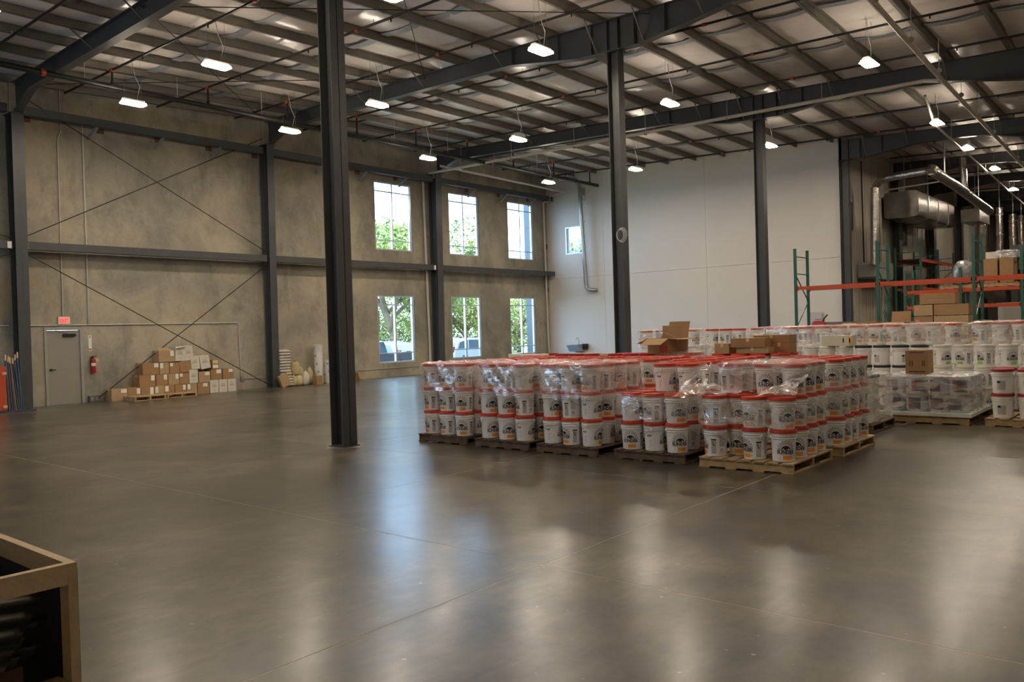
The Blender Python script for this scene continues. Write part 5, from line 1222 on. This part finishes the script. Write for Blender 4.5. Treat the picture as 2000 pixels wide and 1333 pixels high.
for x in (35.2, 38.2, 41.5): MB().tube([(x, 7.5, 7.1), (x, 7.5, zt(x, 7.5))], 0.012, 6).build('hanger_rod', COND, t)
t = thing('box_duct', 'wide rounded foil duct hanging against the beige wall', 'duct', (38.5, 9.6, 6.3))
prof = [(9.1, 6.25), (9.14, 6.15), (9.24, 6.1), (10.36, 6.1), (10.46, 6.15), (10.5, 6.25), (10.5, 7.05), (10.46, 7.17), (10.36, 7.22), (9.24, 7.22), (9.14, 7.17), (9.1, 7.05)]
MB().prism(prof, 37.9, 44.5, 'x').build('duct_body', DULLFOIL, t, smooth=True)
for x in (39.5, 41.3, 43.2): MB().prism([(a+(0.03 if a > 9.8 else -0.03), b_+(0.03 if b_ > 6.6 else -0.03)) for a, b_ in prof], x, x+0.05, 'x').build('duct_flange', GALV, t)
for x in (38.5, 42.5): MB().tube([(x, 9.8, 7.2), (x, 9.8, zt(x, 9.8))], 0.012, 6).build('hanger_rod', COND, t)
t = thing('foil_duct', 'vertical foil duct in the middle of the far machinery', 'duct', (47, 8.6, 3.4))
MB().tube([(46.6, 8.4, 3.3), (46.5, 8.35, 5.5), (46.4, 8.3, 6.6)], 0.3, 16).build('riser', FOIL, t, smooth=True); MB().tube([(46.6, 8.4, 3.3), (47.2, 8.2, 2.9), (48, 7.8, 2.7)], 0.33, 14).build('elbow', FOIL, t, smooth=True)
MB().prism([(8.0, 6.3), (8.8, 6.3), (8.8, 6.9), (8.0, 6.9)], 44.4, 46.8, 'x').build('collar', DULLFOIL, t); MB().tube([(45.6, 8.4, 6.9), (45.6, 8.4, zt(45.6, 8.4)+0.2)], 0.02, 6).build('hanger_rod', COND, t)
for i, (x, y, z0, z1, r) in enumerate(((49.5, 8.0, 4.5, 7.4, .17), (51.5, 7.7, 4.6, 7.2, .2), (53.5, 7.6, 4.3, 7.3, .17), (55.5, 7.3, 3.0, 7.4, .22), (57.5, 7.1, 3.2, 7.0, .2), (59.5, 7.0, 3.0, 7.2, .24))):
    t = thing('far_duct', '%s upright silver duct of the far machinery, counted outward' % ['first', 'second', 'third', 'fourth', 'fifth', 'sixth'][i], 'duct', (x, y, z0), 'far silver ducts')
    MB().tube([(x, y, z0), (x, y, z1)], r, 12).build('duct_body', FOIL, t, smooth=True)
    for z in (z0+0.5, (z0+z1)/2, z1-0.4): MB().tube([(x, y, z), (x, y, z+0.06)], r+0.02, 12).build('joint_band', GALV, t, smooth=True)
    MB().tube([(x, y, z1), (x, y, zt(x, y)+0.2)], 0.02, 6).build('hanger_rod', COND, t)
t = thing('far_duct', 'long horizontal silver duct crossing the far hall', 'duct', (52, 3, 6.4), 'far silver ducts')
MB().tube([(54, -4, 6.9), (54, 7.5, 6.9)], 0.22, 12).build('duct_body', GALV, t, smooth=True); MB().tube([(56, -4, 5.9), (56, 7.5, 5.9)], 0.15, 12).build('duct_body', GALV, t, smooth=True)
for i, (x, y, z, l) in enumerate(((47.5, 5.8, 5.75, 1.8), (36, 8.2, 8.55, .6), (40, 8.6, 8.5, .6))):
    t = thing('batten_lamp', '%s slim strip fitting under the roof beyond the white wall' % ['first', 'second', 'third'][i], 'lamp', (x, y, z), 'slim strip fittings')
    MB().bar((x, y, z), (x+l, y, z-0.05), 0.16, 0.06).build('housing', GALV, t); MB().tube([(x+l/2, y, z), (x+l/2, y, zt(x, y))], 0.008, 6).build('hanger_rod', COND, t)
t = thing('unit_heater', 'grey unit heater box fixed on the beige wall', 'heater', (34.9, 10.2, 3.4))
MB().prism([(34.8, 3.5), (34.9, 3.4), (37.0, 3.4), (37.1, 3.5), (37.1, 4.0), (37.0, 4.1), (34.9, 4.1), (34.8, 4.0)], 9.95, 10.7, 'y').build('casing', mat('heater_grey', (0.28, 0.29, 0.27), 0.4), t)
MB().box(34.82, 9.93, 3.36, 37.08, 10.72, 3.4).build('drip_tray', BLACK, t)
tag(MB().tube([(35.4, 10.65, 8.3), (35.5, 10.65, 3.5)], 0.03, 8).build('wall_pipe', BLACKPIPE), 'thin black pipe down the beige wall beside the foil duct', 'pipe')
tag(MB().tube([(37.3, 7.95, 9.0), (37.3, 7.95, 7.35), (37.6, 10.4, 7.3), (37.6, 10.55, 7.1), (37.6, 10.55, 0.1)], 0.045, 10).build('wall_pipe', COND, smooth=True), 'pale grey pipe elbowing down the beige wall', 'pipe')
# low machinery and pale equipment far right
t = thing('far_machine', 'pale equipment cabinet far behind the racks', 'machine', (40, 5.4, 0)); MB().box(40, 4.4, 0, 42, 6.6, 2.3).build('casing', mat('pale_machine', (0.42, 0.40, 0.36), 0.5), t); MB().box(39.98, 4.6, 1.3, 40, 6.4, 2.1).build('front_panel', DOORF, t)
tag(MB().box(50, -2, 0, 50.3, 7.6, 3.4).build('far_partition', DARKWALL), 'dim partition far behind the racks', 'partition')
t = thing('far_gantry', 'dark overhead gantry far down the hall', 'gantry', (50, 6.5, 5)); MB().box(48.4, -4, 4.9, 48.8, 7.4, 5.3).build('beam', STEEL, t); MB().box(48.45, 7.1, 0, 48.75, 7.4, 4.9).build('leg', STEEL, t); MB().box(48.45, -4, 0, 48.75, -3.7, 4.9).build('leg', STEEL, t)

# ------------------------------------------------------------------ lumber crate in the near left corner
t = thing('lumber_crate', 'pale lumber frame crate in the near left corner, holding black sheets', 'crate', (0.3, 3.7, 0))
X1, Y0, Y1, ZT = 1.463, 3.70, 5.2, 0.86
MB().box(X1-0.038, Y0+0.0, 0.0, X1, Y0+0.089, ZT-0.0).build('post', LUMBER, t)
MB().box(-0.6, Y0-0.0, ZT-0.089, X1-0.0385, Y0+0.038, ZT).build('rail', LUMBER, t)
MB().box(X1-0.038, Y0+0.0895, ZT-0.089, X1, Y1, ZT).build('rail', LUMBER, t)
MB().box(X1-0.038, Y1, 0, X1, Y1+0.089, ZT).build('post', LUMBER, t)
MB().box(-0.6, Y1+0.051, ZT-0.089, X1-0.0385, Y1+0.089, ZT).build('rail', LUMBER, t)
MB().box(-0.6, Y0+0.04, 0.0, -0.562, Y0+0.13, ZT-0.09).build('post', LUMBER, t)
MB().box(-0.6, Y0+0.0, 0.245, X1-0.0385, Y0+0.038, 0.334).build('rail', LUMBER, t)
MB().box(-0.6, Y0+0.0, 0.335, X1-0.04, Y1, 0.352).build('floor_board', LUMBER, t)
MB().box(X1+0.001, Y0+0.02, 0.02, X1+0.009, Y1, ZT-0.03).build('side_sheet', mat('teal_sheet', (0.005, 0.10, 0.10), 0.4), t)
DK0 = mat('black_inner_panel', (0.012, 0.012, 0.012), 0.6)  # black panels added inside so the crate interior reads black
MB().box(X1-0.044, Y0+0.09, 0.32, X1-0.0385, Y1, ZT-0.09).box(-0.6, Y1-0.01, 0.32, X1-0.045, Y1, ZT-0.02).build('black_inner_panel', DK0, t)
MB().box(-0.6, Y0+0.12, 0.353, X1-0.045, Y1-0.011, 0.358).build('black_inner_panel', DK0, t)
DK = mat('black_corrugated_sheet', (0.07, 0.066, 0.052), 0.4, spec=0.6)
for k_ in range(3):
    A, B, r_ = Vector((1.41, 3.88, 0.735-0.12*k_)), Vector((1.21-0.06*k_, 3.82, 0.44-0.02*k_)), Vector((-1.15, 0.55, 0.0))
    e = (B-A); nn = e.cross(r_).normalized(); n = 54; m_ = 3; vs = []; fs = []
    for i in range(n+1):
        u = i/n; wv = nn*0.016*math.sin(u*e.length/0.075*2*PI*1.0)
        for j in range(m_+1): vs.append(A+e*u+r_*(j/m_)+wv)
    for i in range(n):
        for j in range(m_): o = i*(m_+1)+j; fs.append((o, o+1, o+m_+2, o+m_+1))
    mb = MB(); mb.add(vs, fs)
    ob = mb.build('corrugated_sheet', DK, smooth=True); tag(ob, '%s black corrugated sheet leaning in the lumber crate' % ['uppermost', 'middle', 'lowest'][k_], 'sheet', 'corrugated sheets in the crate')
    md = ob.modifiers.new('thick', 'SOLIDIFY'); md.thickness = 0.004
ob = tag(MB().add([(1.05, 3.80, 0.365), (1.28, 3.82, 0.365), (1.33, 3.97, 0.385), (1.1, 3.98, 0.375), (1.05, 3.80, 0.37), (1.28, 3.82, 0.37), (1.33, 3.97, 0.39), (1.1, 3.98, 0.38)], [(0, 1, 2, 3), (7, 6, 5, 4), (0, 4, 5, 1), (1, 5, 6, 2), (2, 6, 7, 3), (3, 7, 4, 0)]).build('cardboard_scrap', CARD), 'brown cardboard scrap on the crate bottom', 'scrap')

# ------------------------------------------------------------------ outdoors through the windows
g = tag(MB().box(-20, W+0.2, -0.6, 90, 36, -0.3).build('parking_lot', ASPHALT), 'grey parking lot outside the windows', 'ground', kind='structure')
g = tag(MB().box(-20, 36, -0.6, 110, 110, -0.2).build('grass_verge', GRASS), 'grass verge beyond the parking lot', 'ground', kind='structure')
t = thing('building_fin', 'dark clad wall of the building projecting outside the third windows', 'wall', (34.2, 26, 0))
z = -0.3
while z < 11:
    MB().box(34.3, W+0.25, z, 35.6, 27.75, min(z+1.25, 11)-0.012).build('cladding_panel', SLATE, t); z += 1.25
def wheel(mb, x, y, z, r, rim):
    mb.lathe([(r*0.55, -0.1), (r*0.95, -0.11), (r, -0.07), (r, 0.07), (r*0.95, 0.11), (r*0.55, 0.1)], 20, (x, y, z), axis='y')
def car(cx, cy, rz, m, label, kind='suv'):
    t = thing('parked_car', label, 'car', (cx, cy, -0.3), 'cars in the parking lot'); t.rotation_euler = (0, 0, rz)
    L_, Wd = 4.7, 1.85
    prof = [(-2.3, .45), (-2.35, .75), (-2.25, .95), (-1.25, 1.08), (-.55, 1.62), (1.2, 1.68), (2.0, 1.55), (2.25, 1.05), (2.33, .8), (2.3, .4), (1.85, .32), (1.8, .5), (1.6, .72), (1.3, .72), (1.1, .5), (1.05, .32), (-1.05, .32), (-1.1, .5), (-1.3, .72), (-1.6, .72), (-1.8, .5), (-1.85, .35)]
    if kind == 'pickup': prof = [(-2.6, .45), (-2.65, .8), (-2.5, 1.05), (-1.4, 1.15), (-.7, 1.72), (.5, 1.75), (.75, 1.2), (2.6, 1.2), (2.65, .5), (1.95, .42), (1.9, .6), (1.7, .8), (1.4, .8), (1.2, .6), (1.15, .42), (-1.15, .42), (-1.2, .6), (-1.4, .8), (-1.7, .8), (-1.9, .6), (-1.95, .45)]
    b = MB().prism(prof, -Wd/2, Wd/2, 'y').build('car_body', m, t, raw=True); md = b.modifiers.new('bev', 'BEVEL'); md.width = 0.07; md.segments = 3
    ws = [(-1.15, 1.1), (-.5, 1.55), (.15, 1.58), (.15, 1.1)]; w2 = [(.25, 1.1), (.25, 1.58), (1.15, 1.6), (1.15, 1.1)]; w3 = [(1.25, 1.12), (1.25, 1.58), (1.85, 1.48), (2.0, 1.15)]
    if kind == 'pickup': ws = [(-1.2, 1.2), (-.65, 1.64), (-.1, 1.66), (-.1, 1.2)]; w2 = [(0, 1.2), (0, 1.66), (.42, 1.66), (.62, 1.22)]; w3 = None
    for q in (ws, w2, w3):
        if q: MB().prism(q, -Wd/2-.012, Wd/2+.012, 'y').build('side_window', CARGL, t, raw=True)
    if kind != 'pickup':
        MB().add([(2.07, -.75, 1.5), (2.07, .75, 1.5), (2.28, .8, 1.1), (2.28, -.8, 1.1)], [(0, 1, 2, 3)]).build('rear_window', CARGL, t, raw=True)
        MB().bar((-.4, -.78, 1.74), (1.4, -.78, 1.76), .04, .04).bar((-.4, .78, 1.74), (1.4, .78, 1.76), .04, .04).build('roof_rail', BLACK, t, raw=True)
    MB().add([(-1.27, -.75, 1.12), (-1.27, .75, 1.12), (-.62, .7, 1.6), (-.62, -.7, 1.6)], [(0, 1, 2, 3)]).build('windscreen', CARGL, t, raw=True)
    for sx in (-1.45, 1.45):
        for sy in (-.86, .86):
            mb = MB(); wheel(mb, sx*(1.07 if kind == 'pickup' else 1), sy, .36, .36, 1); mb.build('wheel', TYRE, t, raw=True, smooth=True)
            mb = MB().lathe([(0.05, -.115), (.2, -.115), (.21, .115), (.05, .115)], 12, (sx*(1.07 if kind == 'pickup' else 1), sy, .36), axis='y'); mb.build('wheel_rim', GALV, t, raw=True)
    for sy in (-.85, .75): MB().box(2.2, sy, .95, 2.36, sy+.12, 1.25).build('tail_light', REDP, t, raw=True)
    for sy in (-.85, .6): MB().box(-2.36, sy, .75, -2.24, sy+.25, .9).build('head_light', WHITEP, t, raw=True)
    return t
car(27.3, 32.4, math.radians(-75), CARW, 'white sport utility car parked outside the first lower window')
car(23.7, 28.7, 0.12, CARD_, 'dark navy pickup truck parked close outside the first lower window', 'pickup')
car(34.2, 31.8, PI, CARW, 'white car parked outside the second lower window')
car(41.4, 31.0, 0, CARW, 'white car with visible wheel outside the third lower window')
def tree(cx, cy, h, r, n, label, m=LEAF, lean=(0, 0), seed=0, low=0.35, sz=.42):
    rnd = random.Random(seed); t = thing('leafy_tree', label, 'tree', (cx, cy, -0.25), 'trees beyond the parking lot')
    tb = MB().tube([(0, 0, 0), (lean[0]*.3, lean[1]*.3, h*.22), (lean[0]*.7, lean[1], h*.4), (lean[0], lean[1], h*.62)], [.34*h/9, .27*h/9, .2*h/9, .08], 8)
    for i in range(6):
        a = rnd.uniform(0, 2*PI); z = h*rnd.uniform(.22, .4)
        tb.tube([(lean[0]*.5, lean[1]*.5, z), (math.cos(a)*r*.4, math.sin(a)*r*.4, z+h*.2), (math.cos(a)*r*.75, math.sin(a)*r*.75, z+h*.3)], [.15, .1, .04], 6)
    tb.build('trunk', BARK, t, raw=True, smooth=True)
    blobs = [(rnd.gauss(0, r*.45), rnd.gauss(0, r*.4), h*rnd.uniform(low+.1, .93), r*rnd.uniform(.25, .45)) for _ in range(26)]
    mb = MB(); vs = []; fs = []
    for i in range(n):
        bx_, by_, bz, br = rnd.choice(blobs); v = Vector((rnd.gauss(0, 1), rnd.gauss(0, 1), rnd.gauss(0, 1))).normalized()*br*rnd.uniform(.7, 1.05)
        p = Vector((bx_, by_, bz))+Vector((v.x, v.y, v.z*.8)); a = Vector((rnd.gauss(0, 1), rnd.gauss(0, 1), rnd.gauss(0, 1))).normalized(); b_ = a.cross(Vector((rnd.gauss(0, 1), rnd.gauss(0, 1), rnd.gauss(0, 1)))).normalized(); s = sz*rnd.uniform(.35, .8)
        k_ = len(vs); vs += [p-a*s*.5, p+b_*s*.28, p+a*s*.5, p-b_*s*.28]; fs.append((k_, k_+1, k_+2, k_+3))
    mb.add(vs, fs); o = mb.build('foliage', m, t, raw=True); o['kind'] = 'stuff'; return t
tree(36.2, 40, 9.2, 4.4, 15000, 'large leafy tree with leaning trunk outside the first window', LEAF, (-1.4, .3), 3)
tree(33.0, 44, 8.0, 3.6, 6000, 'yellow-green tree at the left of the first window view', LEAF2, (.8, 0), 4)
tree(42.3, 43, 8.8, 2.6, 9000, 'green tree between the first and second window views', LEAF, (.3, 0), 5)
tree(46.8, 44, 5.6, 3.0, 6000, 'thin-trunked yellowish tree in the second window view', LEAF2, (0, 0), 6, .2)
tree(54.5, 45, 5.9, 4.0, 6000, 'yellow-green tree in the third window view', LEAF2, (0, 0), 7, .12)
tree(43.0, 50, 6.2, 5.0, 6000, 'dense green shrubby tree far behind the second window', LEAF, (0, 0), 8, .05)
tree(34.5, 52, 6.6, 5.5, 6000, 'dense shrubby tree far behind the first window', LEAF2, (0, 0), 9, .05)
tree(54.5, 38.8, 9.5, 2.6, 9000, 'yellowish tree seen through the small white-wall window', LEAF2, (0, 0), 14, .2)
tree(60, 50, 5.6, 5.5, 6000, 'dense green tree far behind the third window', LEAF, (0, 0), 10, .05)
tree(51, 54, 7.0, 5.5, 6000, 'pale green tree far behind the fin wall', LEAF2, (0, 0), 11, .05)
print('pails', NP[0], 'objects', len(bpy.data.objects))
